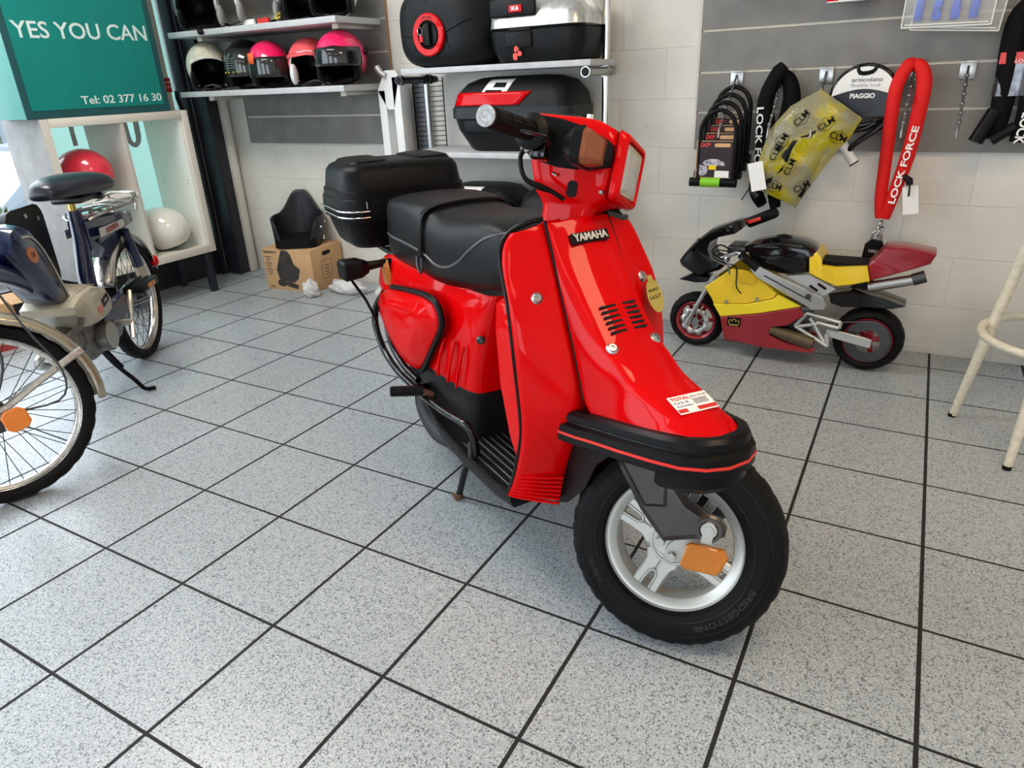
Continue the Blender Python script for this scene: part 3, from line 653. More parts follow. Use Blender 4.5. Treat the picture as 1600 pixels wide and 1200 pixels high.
# luggage rack and top box
g = Geo().tube([(-1.12,-.09,.60),(-1.2,-.10,.615),(-1.42,-.10,.62),(-1.42,.10,.62),(-1.2,.10,.615),(-1.12,.09,.60)], .009, 8)
g.cyl((-1.25, -.1, .615), (-1.25, .1, .615), .007).cyl((-1.15,-.09,.60), (-1.12,-.11,.50), .008); g.build('luggage_rack', DST, sc)
def cs(x0, x1, y0, y1, z, r): return [Vector(((x0 + x1) / 2 + u, (y0 + y1) / 2 + v, z)) for u, v in rrect(x1 - x0, y1 - y0, r, 5)]
CX0, CX1, CY0, CY1 = -1.495, -1.195, -.222, .195
def cc(d, z, r=.07): return cs(CX0 + d, CX1 - d, CY0 + d, CY1 - d, z, r - d * .5)
DGP = mat('textured black plastic', (.004, .004, .0045), .36, bump=.25, bscale=260, spec=.14)
tb = Geo().rings([cc(.06,.622), cc(.045,.626), cc(.032,.64), cc(.012,.705), cc(.010,.712), cc(.002,.714), cc(.0,.742), cc(.0,.748)]).build('top_box', DGP, sc, ang=40)
lid = Geo().rings([cc(.0,.7485), cc(.002,.775), cc(.006,.778), cc(.007,.797), cc(.012,.800), cc(.020,.850), cc(.032,.866), cc(.052,.874), cc(.09,.876)])
lid.build('box_lid', DGP, tb, ang=40)
for hy in (-.12, .08):
    Geo().rings([cs(CX0+.05, CX1-.05, hy-.055, hy+.08, .866, .035), cs(CX0+.06, CX1-.06, hy-.045, hy+.07, .880, .03), cs(CX0+.08, CX1-.08, hy-.03, hy+.055, .884, .025)]).build('lid_pad', DGP, tb, ang=40)
for zz in (.7445, .727):
    c_ = cc(-.0035, zz)
    a_ = [p for p in c_ if p.y < -.155 or p.y > .145]
    lo_ = sorted([p for p in c_ if p.y < -.14], key=lambda p: math.atan2(p.y + .05, -(p.x + 1.345)))
    Geo().tube([(-1.191, -.150, zz), (-1.191, -.17, zz)] + [(p.x, p.y, p.z) for p in cc(-.0035, zz)[15 + 3:24]][::-1] + [(-1.44, -.226, zz)], .0030, 8).build('trim_strip', CHR, tb)
    Geo().tube([(-1.191, .115, zz), (-1.191, .135, zz), (-1.198, .17, zz), (-1.215, .19, zz), (-1.27, .1985, zz)], .0030, 8, smooth=2).build('trim_strip', CHR, tb)
for y in (-.155, -.045, .055): Geo().cyl((-1.194, y, .752), (-1.194, y, .772), .0018, 6).build('hinge_pin', STL, tb)
for y in (-.10, .0): Geo().b2((-1.205, y - .042, .728), (-1.193, y + .042, .772), .003).build('latch_plate', DGP, tb)
# rear turn signals and tail
for s in (1, -1):
    P = lambda x, y, z: Vector((x, y * s, z))
    g = Geo().tube([P(-1.12,-.12,.602), P(-1.12,-.15,.604), P(-1.125,-.215,.600)], [.013, .011, .015], 10)
    g.rings([[P(-1.125 + u, -.20, .600 + v) for u, v in rrect(.04, .034, .008, 2)], [P(-1.125 + u, -.225, .600 + v) for u, v in rrect(.066, .052, .010, 2)], [P(-1.13 + u, -.272, .598 + v) for u, v in rrect(.070, .056, .008, 2)], [P(-1.13 + u, -.278, .598 + v) for u, v in rrect(.060, .046, .008, 2)]])
    rs_ = g.build('turn_signal', BLK, sc, ang=30)
    Geo().box(P(-1.162, -.245, .598), (.012, .045, .044), .004).build('signal_lens', AMB, rs_)
    Geo().rings([[P(-1.115 + u - .3 * v, -.140, .575 + v) for u, v in rrect(.040, .080, .012, 2)], [P(-1.115 + u - .3 * v, -.155, .575 + v) for u, v in rrect(.030, .066, .010, 2)]]).build('side_reflector', AMB, sc)
    Geo().tube([P(-1.14,-.255,.578), P(-1.13,-.215,.50), P(-1.145,-.185,.425)], .0042, 8).build('signal_stay', BLK, sc)
Geo().rings([cs(-1.27,-1.20,-.11,.11,.44,.02), cs(-1.30,-1.2,-.12,.12,.50,.02), cs(-1.28,-1.2,-.11,.11,.58,.02)]).build('tail_lamp', LENSR, sc, ang=40)
# rear wheel, exhaust, stand
rw = wheel('rear_wheel', Vector((-.985, -.01, .2175)), None, sc, arms=False)
Geo().lathe([(0, -.03), (.12, -.03), (.12, .03), (0, .03)], MX((-.985, -.01, .213), (1, 0, 0), (0, 0, 1)), 32).build('hub', DST, rw)
g = Geo().tube([(-.66,-.10,.20),(-.74,-.125,.17),(-.84,-.135,.16),(-.92,-.135,.20),(-.95,-.13,.25),(-.96,-.12,.31)], [.020,.026,.030,.030,.026,.02], 14, smooth=5)
g.build('exhaust', mat('matt black exhaust', (.016, .016, .017), .5), sc)
g = Geo().box((-.80, -.02, .24), (.28, .20, .12), .03)
for k in range(8): g.cyl((-.75 - k * .016, -.12, .205 + k * .011), (-.75 - k * .016, -.165, .205 + k * .011), .004, 6)
g.build('engine', DST, sc)
g = Geo()
for s in (1, -1):
    g.tube([(-.66, -.10 * s, .205), (-.690, -.130 * s, .10), (-.715, -.142 * s, .012)], [.011, .010, .0095], 10)
g.cyl((-.66, -.10, .20), (-.66, .10, .20), .012)
cst = g.build('centre_stand', BLKG, sc)
for s in (1, -1): Geo().box((-.718, -.144 * s, .006), (.028, .028, .006), .002, Matrix.Rotation(R(8), 3, 'Y')).cyl((-.715, -.144 * s, .006), (-.712, -.142 * s, .02), .011, 10).build('stand_foot', RUST, cst)
# yellow moped plate and sponsor sticker
MP = MX((-.252, .133, .657), (-.12, 1, .05), (-.40, -.05, .9))
g = Geo().prism([(.021 * math.cos(a) * 1.0, .036 * math.sin(a)) for a in [2 * math.pi * k / 28 for k in range(28)]], MP, .010, .0125)
g.prism(rrect(.014, .014, .004), MP @ Matrix.Translation((0, .037, 0)), .010, .0125)
pl = g.build('registration_disc', BRS, sc)
text('MOPED', .009, MP @ Matrix.Translation((0, .012, .0127)), 'disc_letters', BLK, pl, .0003, width=.028); text('1657', .012, MP @ Matrix.Translation((0, -.003, .0127)), 'disc_letters', BLK, pl, .0003, width=.03)
q, n_ = snap(fp, (.022, .004, .56), (.3, 0, .95), -.0008); MS = MX(q, (.14, 1, 0), n_.cross(Vector((.14, 1, 0)))) @ Matrix.Scale(.86, 4)
stk = Geo().prism(rrect(.092, .056, .002), MS, .0015, .0025).build('sticker', PAP, sc)
dkr = mat('print red', (.6, .02, .02), .5); dkb = mat('print blue', (.03, .06, .35), .5)
T2 = lambda x, y: MS @ Matrix.Translation((x, y, .0028))
text('TOTAL', .013, T2(-.020, .018), 'print', dkr, stk, .0001, width=.044, bold=.0004); text("BOL D'OR", .008, T2(.024, .018), 'print', mat('print black', (.02, .02, .03), .5), stk, .0001, width=.038)
text('Karls &', .010, T2(-.024, .006), 'print', dkb, stk, .0001, width=.034); text('Schmitz', .010, T2(-.022, -.005), 'print', dkb, stk, .0001, width=.036)
Geo().prism(rrect(.090, .011, .001), T2(0, -.019), -.0002, .0001).build('print_band', dkr, stk); Geo().prism(rrect(.024, .013, .001), T2(-.012, -.019), 0, .0002).build('print_band', PAP, stk)
g = Geo()
for k in range(4): g.prism(rrect(.036 - .004 * (k % 2), .0018, .0004), T2(.020, .009 - k * .0045), -.0002, .0001)
g.build('print_lines', MATS['print black'], stk)
# ------------------------------------------------------------------ things on and along the back wall
FR = lambda x, y, z: MX((x, y, z), (1, 0, 0), (0, 0, 1))          # plane facing the room
beige = mat('groove insert', (.72, .66, .54), .5); woodedge = mat('raw board edge', (.42, .22, .10), .7)
def slatwall(name, x0, x1, zs, label):
    t = thing(name, label, 'wall panel', (x0, YW, zs[0]))
    g = Geo()
    for a, b in zip(zs, zs[1:]): g.b2((0, -.020, a - zs[0] + .0), (x1 - x0, -.004, b - zs[0] - .009))
    g.build('board', GREY, t); Geo().b2((.001, -.0205, .002), (.0, -.004, zs[-1] - zs[0] - .01)).build('board_edge', woodedge, t)
    Geo().b2((x1 - x0, -.0195, .002), (x1 - x0 + .001, -.004, zs[-1] - zs[0] - .01)).build('board_edge', woodedge, t)
    g = Geo()
    for b in zs[1:-1]: g.b2((.004, -.012, b - zs[0] - .012), (x1 - x0 - .004, 0, b - zs[0] + .003))
    g.build('groove_inserts', beige, t); return t
slatwall('slatwall_panel', 1.16, 3.4, [.781, .933, 1.084, 1.236, 1.39, 1.54, 1.69, 1.84, 1.99], 'grey slatwall panel with pale grooves on the right, holding the hanging locks')
slatwall('slatwall_panel', -1.55, -.425, [.795, .945, 1.095, 1.245, 1.395, 1.545, 1.695, 1.845, 1.995], 'grey slatwall panel behind the helmet shelves at left')
# helmet shelves
drk = mat('dark laminate', (.15, .15, .15), .55, var=.1)
for z, lab in ((1.092, 'grey laminate shelf carrying the lower row of helmets'), (1.388, 'grey laminate shelf carrying the upper row of helmets')):
    t = thing('helmet_shelf', lab, 'shelf', (-1.66, 2.005, z))
    Geo().b2((0, -.33, -.028), (1.205, 0, -.0005), .0015).build('shelf_board', SHLF, t)
    for x in (.16, 1.13): Geo().b2((x, -.27, -.048), (x + .028, .0, -.0285), .002).build('shelf_bracket', mat('brushed bracket', (.55, .53, .48), .4, .4), t)
    for x in (.16, 1.13): Geo().b2((x - .002, -.272, -.050), (x + .03, -.262, -.0285), .001).build('bracket_cap', beige, t)
# helmets ----------------------------------------------------------
def helmet(label, loc, rz, mshell, brow=.30, visor=None, liner=BLK, trim=None, pads=None, peak=False, chin=False, rx=.142, ry=.118, rz_=.128, lip=None, group=None, extra=None):
    t = thing('helmet', label, 'helmet', loc, R(rz), group)
    n = 56
    def zb(a):
        a = abs((a + math.pi) % (2 * math.pi) - math.pi)
        if chin: return -.86 + .12 * min(1, a / 3)
        k = min(1, max(0, (a - R(50)) / R(26))); k = k * k * (3 - 2 * k)
        return (brow + .12 - .30 * min(1, a / R(62)) ** 2) * (1 - k) + (-.90) * k + (.22 * min(1, max(0, (a - R(95)) / R(80))))
    def shell(s, m=14, e=0.):
        rows = []
        for i in range(m + 1):
            r = []
            for j in range(n):
                a = 2 * math.pi * j / n; z1 = zb(a) - e; t0 = math.pi / 2; t1 = math.asin(max(-.99, z1)); ph = t0 + (t1 - t0) * i / m
                c = max(.0005, math.cos(ph)); sz = math.sin(ph)
                bl = 1 + .03 * math.cos(a) * (1 if sz > 0 else .3); tuck = 1 if sz > -.35 else 1 - .10 * (-.35 - sz)
                r.append((rx * s * c * math.cos(a) * bl * tuck, ry * s * c * math.sin(a) * tuck, rz_ * s * sz + rz_ * .94))
            rows.append(r)
        return rows
    sh = shell(1.0); o = Geo().rings(sh, True, False).build('shell', mshell, t, ang=60)
    Geo().rings([[Vector(p) for p in sh[-1]], [Vector(p) for p in shell(.86)[-1]]] + [[Vector(p) for p in r] for r in shell(.86)[::-1][1:]], True, False).build('liner', liner, t, ang=60)
    if trim: Geo().tube([Vector(p) for p in sh[-1]], .004, 6, closed=True).build('edge_trim', trim, t)
    if not chin:
        for s in (1, -1): Geo().sphere((.060, s * ry * .74, .060), (.045, .020, .050), 14, 8).build('cheek_pad', pads or liner, t)
        Geo().tube([(.02, ry * .8, .03), (.045, ry * .3, .010), (.05, -ry * .3, .010), (.02, -ry * .8, .03)], .006, 8, smooth=3).build('chin_strap', BLK, t)
    if visor:
        z0, z1, A = visor[1:4]; rows = []
        for i in range(7):
            f = z0 + (z1 - z0) * i / 6; r = []
            for j in range(21):
                a = R(-A + 2 * A * j / 20); c = math.sqrt(max(.0, 1 - min(.95, abs(f)) ** 2)) if f > 0 else 1 - .06 * f * f
                r.append((rx * 1.07 * c * math.cos(a) + .004, ry * 1.05 * c * math.sin(a), rz_ * f + rz_ * .94))
            rows.append(r)
        Geo().grid(rows).build('visor', visor[0], t, solid=.002, ang=60)
        for s in (1, -1): Geo().cyl((.0, s * ry * 1.0, rz_ * 1.15), (.0, s * ry * 1.09, rz_ * 1.15), .017, 18).build('visor_hinge', BLK, t)
    if peak:
        rows = []
        for i, (k, dz) in enumerate(((1.01, .36), (1.10, .30), (1.20, .22))): rows.append([(rx * k * math.cos(R(a)) * .93, ry * 1.0 * math.sin(R(a)) * (1 + .02 * i), rz_ * (dz + 1.0) - .012 * abs(math.sin(R(a)))) for a in range(-70, 71, 10)])
        Geo().grid(rows).build('peak', mshell, t, solid=.004, ang=60)
    if extra: extra(t)
    return t
HOT = mat('hot pink paint', (.85, .01, .12), .2, 0, .8); CORAL = mat('coral pink paint', (.80, .10, .11), .45)
CREAM = mat('cream helmet paint', (.62, .58, .46), .2, 0, .8, var=.25, vscale=22); SMOKE = mat('smoked visor', (.012, .012, .013), .08, 0, .6, spec=.5)
def gold(t):
    for k in range(9):
        a = R(-60 + k * 15); p = (.158 * math.cos(a), .1255 * math.sin(a), .085); Geo().sphere(p, .0045, 8, 6).build('gold_dot', mat('gold print', (.55, .42, .05), .4), t)
    Geo().rings([[(.1585 * math.cos(R(a)), .1262 * math.sin(R(a)), z) for a in range(8, 62, 6)] for z in (.103, .118)], False, False).build('gold_band', MATS['gold print'], t, solid=.001)
    for k in range(5): Geo().rings([[(.158 * math.cos(R(a)), .1258 * math.sin(R(a)), z) for a in range(-62, -15, 6)] for z in (.105 + .011 * k, .108 + .011 * k)], False, False).build('grey_stripe', mat('grey print', (.16, .22, .22), .4), t, solid=.001)
def orange_tab(t): Geo().rings([[(.148 * math.cos(R(a)), -.122 * math.sin(R(a)), z) for a in range(38, 62, 6)] for z in (.115, .165)], False, False).build('orange_tab', mat('orange film', (.85, .12, .03), .3), t, solid=.001)
SHZ = 1.092; G1 = 'helmets on the lower shelf'; G2 = 'helmets on the upper shelf'
helmet('cream and black open face helmet with dark lining, first on the lower shelf', (-1.535, 1.80, SHZ), -38, CREAM, .22, trim=mat('pale trim', (.6, .58, .5), .4), lip=1, group=G1)
helmet('black helmet with gold patterned visor on the lower shelf', (-1.275, 1.845, SHZ), -48, BLKG, .15, visor=(mat('dark print visor', (.02, .024, .022), .12, 0, .6), -.45, .62, 74), group=G1, extra=gold, rx=.14, ry=.116)
helmet('pink helmet with smoked visor and orange tab, beside the black patterned one', (-1.045, 1.785, SHZ), -42, HOT, .12, visor=(SMOKE, -.50, .30, 72), group=G1, extra=orange_tab, rx=.128, ry=.108, rz_=.118)
helmet('coral pink helmet with a white lining and small peak', (-.805, 1.84, SHZ), -52, CORAL, .30, liner=BLK, trim=mat('white edging', (.75, .74, .72), .5), pads=mat('white padding', (.72, .72, .70), .8), peak=True, group=G1, rx=.132, ry=.112, rz_=.118)
helmet('large hot pink helmet with smoked visor at the right end of the lower shelf', (-.560, 1.80, SHZ), -62, HOT, .28, visor=(SMOKE, -.28, .36, 66), group=G1, extra=orange_tab, rx=.148, ry=.122, rz_=.128)
SHY = 1.388; LG = mat('grey lining', (.28, .27, .25), .8); IV = mat('ivory paint', (.60, .58, .52), .25, 0, .5)
helmet('large black open face helmet at the left end of the upper shelf', (-1.53, 1.80, SHY), -38, BLKG, .35, group=G2, rx=.15, ry=.125, rz_=.135)
helmet('ivory helmet with plain grey lining on the upper shelf', (-1.265, 1.84, SHY), -46, IV, .55, liner=LG, pads=LG, trim=IV, group=G2)
helmet('white helmet with grey lining and red tagged strap on the upper shelf', (-1.04, 1.78, SHY), -50, WHT, .5, liner=LG, pads=LG, trim=WHT, group=G2)
helmet('dark blue helmet with black lining on the upper shelf', (-.80, 1.845, SHY), -50, mat('navy paint', (.01, .02, .12), .2, 0, .6), .4, group=G2)
helmet('white and orange helmet with chrome visor at the right end of the upper shelf', (-.56, 1.80, SHY), -60, WHT, .4, visor=(mat('mirror visor', (.6, .55, .5), .12, .8), .0, .62, 60), group=G2)
for x, m_, lab in ((-1.07, MATS['hot pink paint'], 'red'), (-.97, LENSR, 'dark red')):
    tag(Geo().b2((x, 1.683, SHY), (x + .075, 1.695, SHY + .022)).build('price_tag', PAP if lab == 'red' else REDW), '%s tag lying on the front edge of the upper helmet shelf' % ('white' if lab == 'red' else 'red'), 'tag', 'tags on the upper helmet shelf')
tag(Geo().tube([(-.845, 1.682, SHY + .012), (-.825, 1.68, SHY + .030), (-.800, 1.68, SHY + .036), (-.81, 1.68, SHY + .016), (-.845, 1.682, SHY + .012)], .003, 6).build('yellow_band', YEL), 'small yellow band on the edge of the upper helmet shelf', 'band')
tag(Geo().tube([(-1.35, 1.80, SHY + .02), (-1.372, 1.665, SHY + .012), (-1.368, 1.655, SHY - .005)], .008, 8, smooth=3).sphere((-1.368, 1.655, SHY - .012), .016, 12, 8).build('helmet_strap', BLK), 'black strap with a round buckle dangling over the upper shelf edge', 'strap')
tag(Geo().rings([[(-1.70 + a, 1.672, 1.10 - b) for a, b in ((0, .0), (.02, .0))], [(-1.695 + a, 1.665, 1.06) for a in (0, .028)], [(-1.675 + a, 1.668, 1.0) for a in (0, .03)], [(-1.672 + a, 1.665, .96) for a in (0, .022)], [(-1.66 + a, 1.668, .925) for a in (0, .02)]], False, False).build('hanging_lanyard', BLKT, solid=.006), 'black lanyard with printed tag hanging from the left end of the lower helmet shelf', 'lanyard')
# pole rack with cases ---------------------------------------------
for x, m_, lab in ((.795, CHR, 'right chrome pole of the top case rack'), (-.135, STL, 'left chrome pole of the top case rack')):
    t = thing('rack_pole', lab, 'pole', (x, 1.905, 0), 0, 'poles of the rack')
    Geo().cyl((0, 0, 0), (0, 0, 2.68), .016, 18).build('tube', m_, t)
    mc = STL if x > 0 else mat('black chrome', (.05, .05, .052), .2, .9)
    for z in (1.101, .744, .384):
        g = Geo().cyl((0, -.215, z), (0, .08, z), .0165, 16)
        for y in (-.215, -.20, -.03, .0, .03): g.cyl((0, y, z), (0, y + .012, z), .021, 16)
        g.sphere((0, 0, z), .025, 14, 8)
        b_ = g.build('clamp_tube', mc, t); Geo().cyl((0, -.218, z), (0, -.215, z), .015, 16).build('end_cap', BLK, b_)
for z, lab in ((1.147, 'upper grey rack shelf under the round-lock case and the silver lid case'), (.790, 'middle grey rack shelf under the long black top case'), (.430, 'low grey rack shelf mostly hidden behind the scooter')):
    t = thing('rack_shelf', lab, 'shelf', (-.12, 2.0, z), 0, 'shelves of the rack')
    Geo().b2((0, -.305, -.024), (.935, 0, -.0005), .0015).build('shelf_board', SHLF, t)
# white bracket and mesh
t = thing('wall_bracket', 'white pressed steel bracket standing left of the pole rack', 'bracket', (-.36, 1.93, .70))
Geo().b2((-.075, -.03, 0), (-.030, .05, .36), .002).b2((.018, -.03, 0), (.065, .05, .42), .002).b2((-.03, .03, 0), (.018, .05, .34)).prism([(-.075, .36), (-.02, .27), (.018, .27), (.065, .42), (.045, .45), (-.02, .45)], FR(0, -.03, 0), -.004, 0).build('bracket_body', WHT, t)
Geo().tube([(-.065, -.03, .465), (-.04, -.035, .44), (-.01, -.036, .425)], [.016, .014, .014], 12).build('wing_bolt', mat('zinc', (.55, .55, .54), .4, .6), t)
t = thing('mesh_panel', 'dark wire mesh panel leaning behind the pole of the rack', 'panel', (-.18, 1.985, .71))
g = Geo()
for k in range(17): g.cyl((-.10, 0, .01 + k * .023), (.085, 0, .015 + k * .023), .0018, 6)
for x in (-.10, -.01, .085): g.cyl((x, 0, 0), (x, 0, .40), .003, 6)
g.build('mesh_wires', BLK, t); Geo().b2((-.10, .004, 0), (-.02, .010, .39)).build('mesh_sheet', DST, t)
# motorcycle top cases ---------------------------------------------
def lofted(t, name, m, secs_, r=.05, ang=40):
    return Geo().rings([[Vector((cx_ + u, cy_ + v, z)) for u, v in rrect(w, d, r, 5)] for z, w, d, cx_, cy_ in secs_]).build(name, m, t, ang=ang)
DG2 = mat('charcoal case plastic', (.010, .011, .012), .42, bump=.3, bscale=300, spec=.18)
def patch(o, cs_, d, name, m, par, off=.002, th=.002, n=8):
    """a thin label or lens laid over the curved surface of o: four corners, pushed along d onto it"""
    bpy.context.view_layer.update(); ev = o.evaluated_get(bpy.context.evaluated_depsgraph_get()); d = Vector(d).normalized(); a, b, c, e = [Vector(x) for x in cs_]; rows = []
    for i in range(n + 1):
        r = []
        for j in range(n + 1):
            u, v = i / n, j / n; p = (a * (1 - u) + b * u) * (1 - v) + (e * (1 - u) + c * u) * v
            ok, q, nn, _ = ev.ray_cast(p - d * .3, d); r.append((q - d * off) if ok else p)
        rows.append(r)
    return Geo().grid(rows).build(name, m, par, solid=th, ang=60, off=0)
def top_case(label, loc, rz, w, d, h, lens=True, sticker=True, group='top cases on the rack'):
    t = thing('top_case', label, 'top case', loc, R(rz), group)
    lofted(t, 'case_base', DG2, [(0, w * .74, d * .66, 0, .01), (.01, w * .80, d * .72, 0, .01), (h * .30, w * .93, d * .9, 0, 0), (h * .46, w * .97, d * .95, 0, 0)], .06)
    lofted(t, 'case_rim', mat('case rim', (.020, .022, .025), .4, spec=.3), [(h * .46, w, d, 0, 0), (h * .60, w, d, 0, 0)], .06)
    lid_ = lofted(t, 'case_lid', DG2, [(h * .60, w * .985, d * .98, 0, 0), (h * .78, w * .93, d * .92, 0, .005), (h * .92, w * .80, d * .75, .0, .01), (h * .985, w * .62, d * .55, 0, .01), (h, w * .4, d * .3, 0, .01)], .06)
    Geo().b2((-w * .36, -d * .5, h * .28), (-w * .02, -d * .475, h * .43), .003).build('latch', DG2, t)
    if lens: patch(lid_, [(-w * .44, -d * .5, h * .63), (w * .10, -d * .5, h * .63), (w * .20, -d * .5, h * .80), (-w * .42, -d * .5, h * .80)], (0, 1, 0), 'reflector_lens', LENSR, t, .003, .004)
    if sticker:
        def dd(x, y): return Vector((-w * .10 + x, -d * .46 + y * .75, h * .93 + y * .65))
        DV = (0, .65, -.75)
        s_ = patch(lid_, [dd(-.08, -.045), dd(.05, -.045), dd(.085, .045), dd(-.035, .045)], DV, 'sticker', PAP, t, .002, .001)
        patch(lid_, [dd(-.015, .0), dd(.045, -.002), dd(.050, .020), dd(-.005, .022)], DV, 'sticker_print', BLK, s_, .0035, .001); patch(lid_, [dd(-.05, -.022), dd(.03, -.024), dd(.034, -.014), dd(-.047, -.012)], DV, 'sticker_text', BLK, s_, .0035, .001)
    return t
top_case('black top case with red reflector and white sticker on the middle rack shelf', (.415, 1.855, .790), 0, .60, .30, .31)
top_case('black top case with white sticker on the low rack shelf, left of the scooter handlebar', (.20, 1.85, .430), 4, .42, .28, .205, group='top cases on the rack')
t = top_case('charcoal top case with round red band, half hidden behind the scooter neck', (.60, 1.86, .430), 0, .32, .30, .205, lens=False, sticker=False)
g = Geo(); g.rings([[Vector((.135 * k * math.cos(a), .115 * k * math.sin(a) - .01, z)) for a in [2 * math.pi * i / 32 for i in range(32)]] for k, z in ((1.02, .150), (1.0, .175), (.9, .178))]); g.build('red_band', LENSR, t)
Geo().b2((-.03, -.10, .20), (.05, -.03, .208)).build('sticker', PAP, t)
# case with the round red lock
t = thing('top_case', 'black rounded top case with round red lock ring on the upper rack shelf', 'top case', (.098, 1.85, 1.147), R(-3), 'top cases on the rack')
def yring(y, w, h, r, z0=0, cx_=0, pw=0): return [Vector((cx_ + u, y, z0 + h / 2 + v)) for u, v in rrect(w, h, r, 6)]
Geo().rings([yring(.15, .36, .26, .08, .02, .03), yring(.05, .44, .30, .09, .005, .03), yring(-.08, .44, .31, .09, .0, .01), yring(-.14, .40, .29, .10, .008, -.01), yring(-.165, .34, .24, .10, .03, -.02), yring(-.172, .25, .16, .07, .07, -.02)]).build('case_body', DG2, t, ang=60)
CM = FR(-.022, -.170, .128) @ Matrix.Scale(1.25, 4)
Geo().lathe([(.066, .0), (.068, .010), (.064, .014), (.046, .012), (.044, .0)], CM, 40).build('lock_ring', LENSR, t)
Geo().lathe([(0, .004), (.044, .004), (.044, .013), (.040, .016), (.036, .008), (0, .008)], CM, 32).b2((-.038, -.196, .083), (-.006, -.172, .173), .006).build('lock_knob', BLK, t)
Geo().cyl(CM @ Vector((-.008, .025, .014)), CM @ Vector((-.008, .025, .019)), .006, 12).build('lock_barrel', BRS, t)
Geo().tube([CM @ Vector((-.026 + .010 * math.cos(a), .012 + .012 * math.sin(a), .022)) for a in [k * math.pi / 6 for k in range(12)]], .0012, 5, closed=True).build('key_ring', CHR, t)
Geo().prism(rrect(.014, .022, .006), CM @ Matrix.Translation((-.024, -.012, .018)), 0, .004).build('key', LENSR, t)
g = Geo(); text('ecase', .012, None, geo=g, ext=.0004, bend=lambda v: CM @ Vector(((.055 + v.y) * math.sin(v.x / .055), (.055 + v.y) * math.cos(v.x / .055), .0145)), width=.045); g.build('lock_lettering', BLK, t)
cb_ = [o for o in bpy.data.objects if o.parent == t and o.name.startswith('case_body')][0]
def surf(o, pts, d=(0, 1, 0), off=.0008):
    bpy.context.view_layer.update(); ev = o.evaluated_get(bpy.context.evaluated_depsgraph_get()); d = Vector(d).normalized(); out = []
    for p in pts:
        ok, q, nn, _ = ev.ray_cast(Vector(p) - d * .3, d)
        if ok: out.append(q - d * off)
    return out
SEAM = mat('deep seam', (.001, .001, .001), .9, spec=0)
for pts_ in ([(-.215, 0, .150), (-.17, 0, .135), (-.125, 0, .122), (-.105, 0, .118)], [(.062, 0, .132), (.10, 0, .145), (.15, 0, .165), (.19, 0, .180)], [(-.108, 0, .118), (-.105, 0, .07), (-.10, 0, .01)], [(.068, 0, .13), (.078, 0, .07), (.085, 0, .012)], [(-.06, 0, .30), (-.06, 0, .275), (-.04, 0, .262), (.02, 0, .264), (.05, 0, .285)]):
    q_ = surf(cb_, pts_)
    if len(q_) > 1: Geo().tube(q_, .0016, 5).build('seam', SEAM, t)
# case with the silver lid
t = thing('top_case', 'black top case with silver lid and red badge on the upper rack shelf', 'top case', (.568, 1.84, 1.147), R(0), 'top cases on the rack')
lofted(t, 'case_base', DG2, [(0, .34, .26, 0, 0), (.01, .38, .29, 0, 0), (.06, .42, .32, 0, 0), (.118, .43, .33, 0, 0)], .06)
lofted(t, 'case_rim', BLK, [(.118, .425, .325, 0, 0), (.124, .435, .335, 0, 0), (.130, .425, .325, 0, 0)], .06)
SIL = mat('brushed silver plastic', (.62, .62, .60), .3, .7, var=.25, vscale=30)
lofted(t, 'case_lid', SIL, [(.130, .430, .330, 0, 0), (.17, .425, .32, 0, 0), (.22, .38, .28, 0, .01), (.25, .3, .2, 0, .01), (.262, .16, .1, 0, .01)], .06)
Geo().b2((-.19, -.172, .168), (.02, -.155, .235), .012).build('lid_centre', DG2, t)
lg = Geo().b2((-.095, -.180, .182), (-.035, -.171, .208), .003).build('badge', LENSR, t); text('K4', .020, FR(-.065, -.181, .195), 'badge_text', WHT, lg, .0006, width=.032, bold=.0008)
Geo().b2((-.12, -.171, .055), (.0, -.150, .112), .004).b2((-.10, -.174, .115), (.0, -.16, .13), .002).build('latch', BLK, t)
t2 = thing('key_bunch', 'red plastic keys hanging from the lock of the silver lid case', 'keys', (.500, 1.672, 1.195))
Geo().tube([(.008 + .008 * math.cos(a), 0, .012 + .008 * math.sin(a)) for a in [k * math.pi / 6 for k in range(12)]], .001, 5, closed=True).build('key_ring', CHR, t2)
for x, z, a in ((0, 0, 10), (.012, -.014, 70), (-.006, -.026, 20)): Geo().prism([(.010 * math.cos(b), .014 * math.sin(b)) for b in [k * math.pi / 6 for k in range(12)]], FR(x, -.004, z) @ Matrix.Rotation(R(a), 4, 'Z'), 0, .003).build('key', mat('orange red plastic', (.75, .05, .03), .3), t2)
# slatwall hooks ----------------------------------------------------
def hook(label, x, z=1.064, arm=True, group='slatwall hooks'):
    t = thing('display_hook', label, 'hook', (x, 2.006, z), 0, group)
    Geo().b2((-.024, -.006, -.040), (.024, -.001, .016), .001).b2((-.024, -.010, .012), (.024, -.001, .017), .001).build('hook_plate', STL, t)
    if arm:
        g = Geo().tube([(0, -.005, -.008), (0, -.012, .0), (0, -.025, -.012), (0, -.225, -.185), (0, -.232, -.215)], .0042, 8)
        for k in range(6): u = .12 + k * .16; g.sphere((0, -.025 - .2 * u, -.008 - .175 * u), .0075, 10, 8)
        g.build('hook_arm', mat('dull zinc arm', (.20, .20, .20), .35, .9), t)
    return t
hook('waterfall hook carrying four black shackle locks', 1.315); hook('waterfall hook behind the black chain sleeve', 1.495)
hook('waterfall hook carrying the yellow printed bag', 1.645); hook('waterfall hook holding the red chain lock', 1.935)
hook('empty waterfall hook between the red chain and the right hand chain', 2.098)
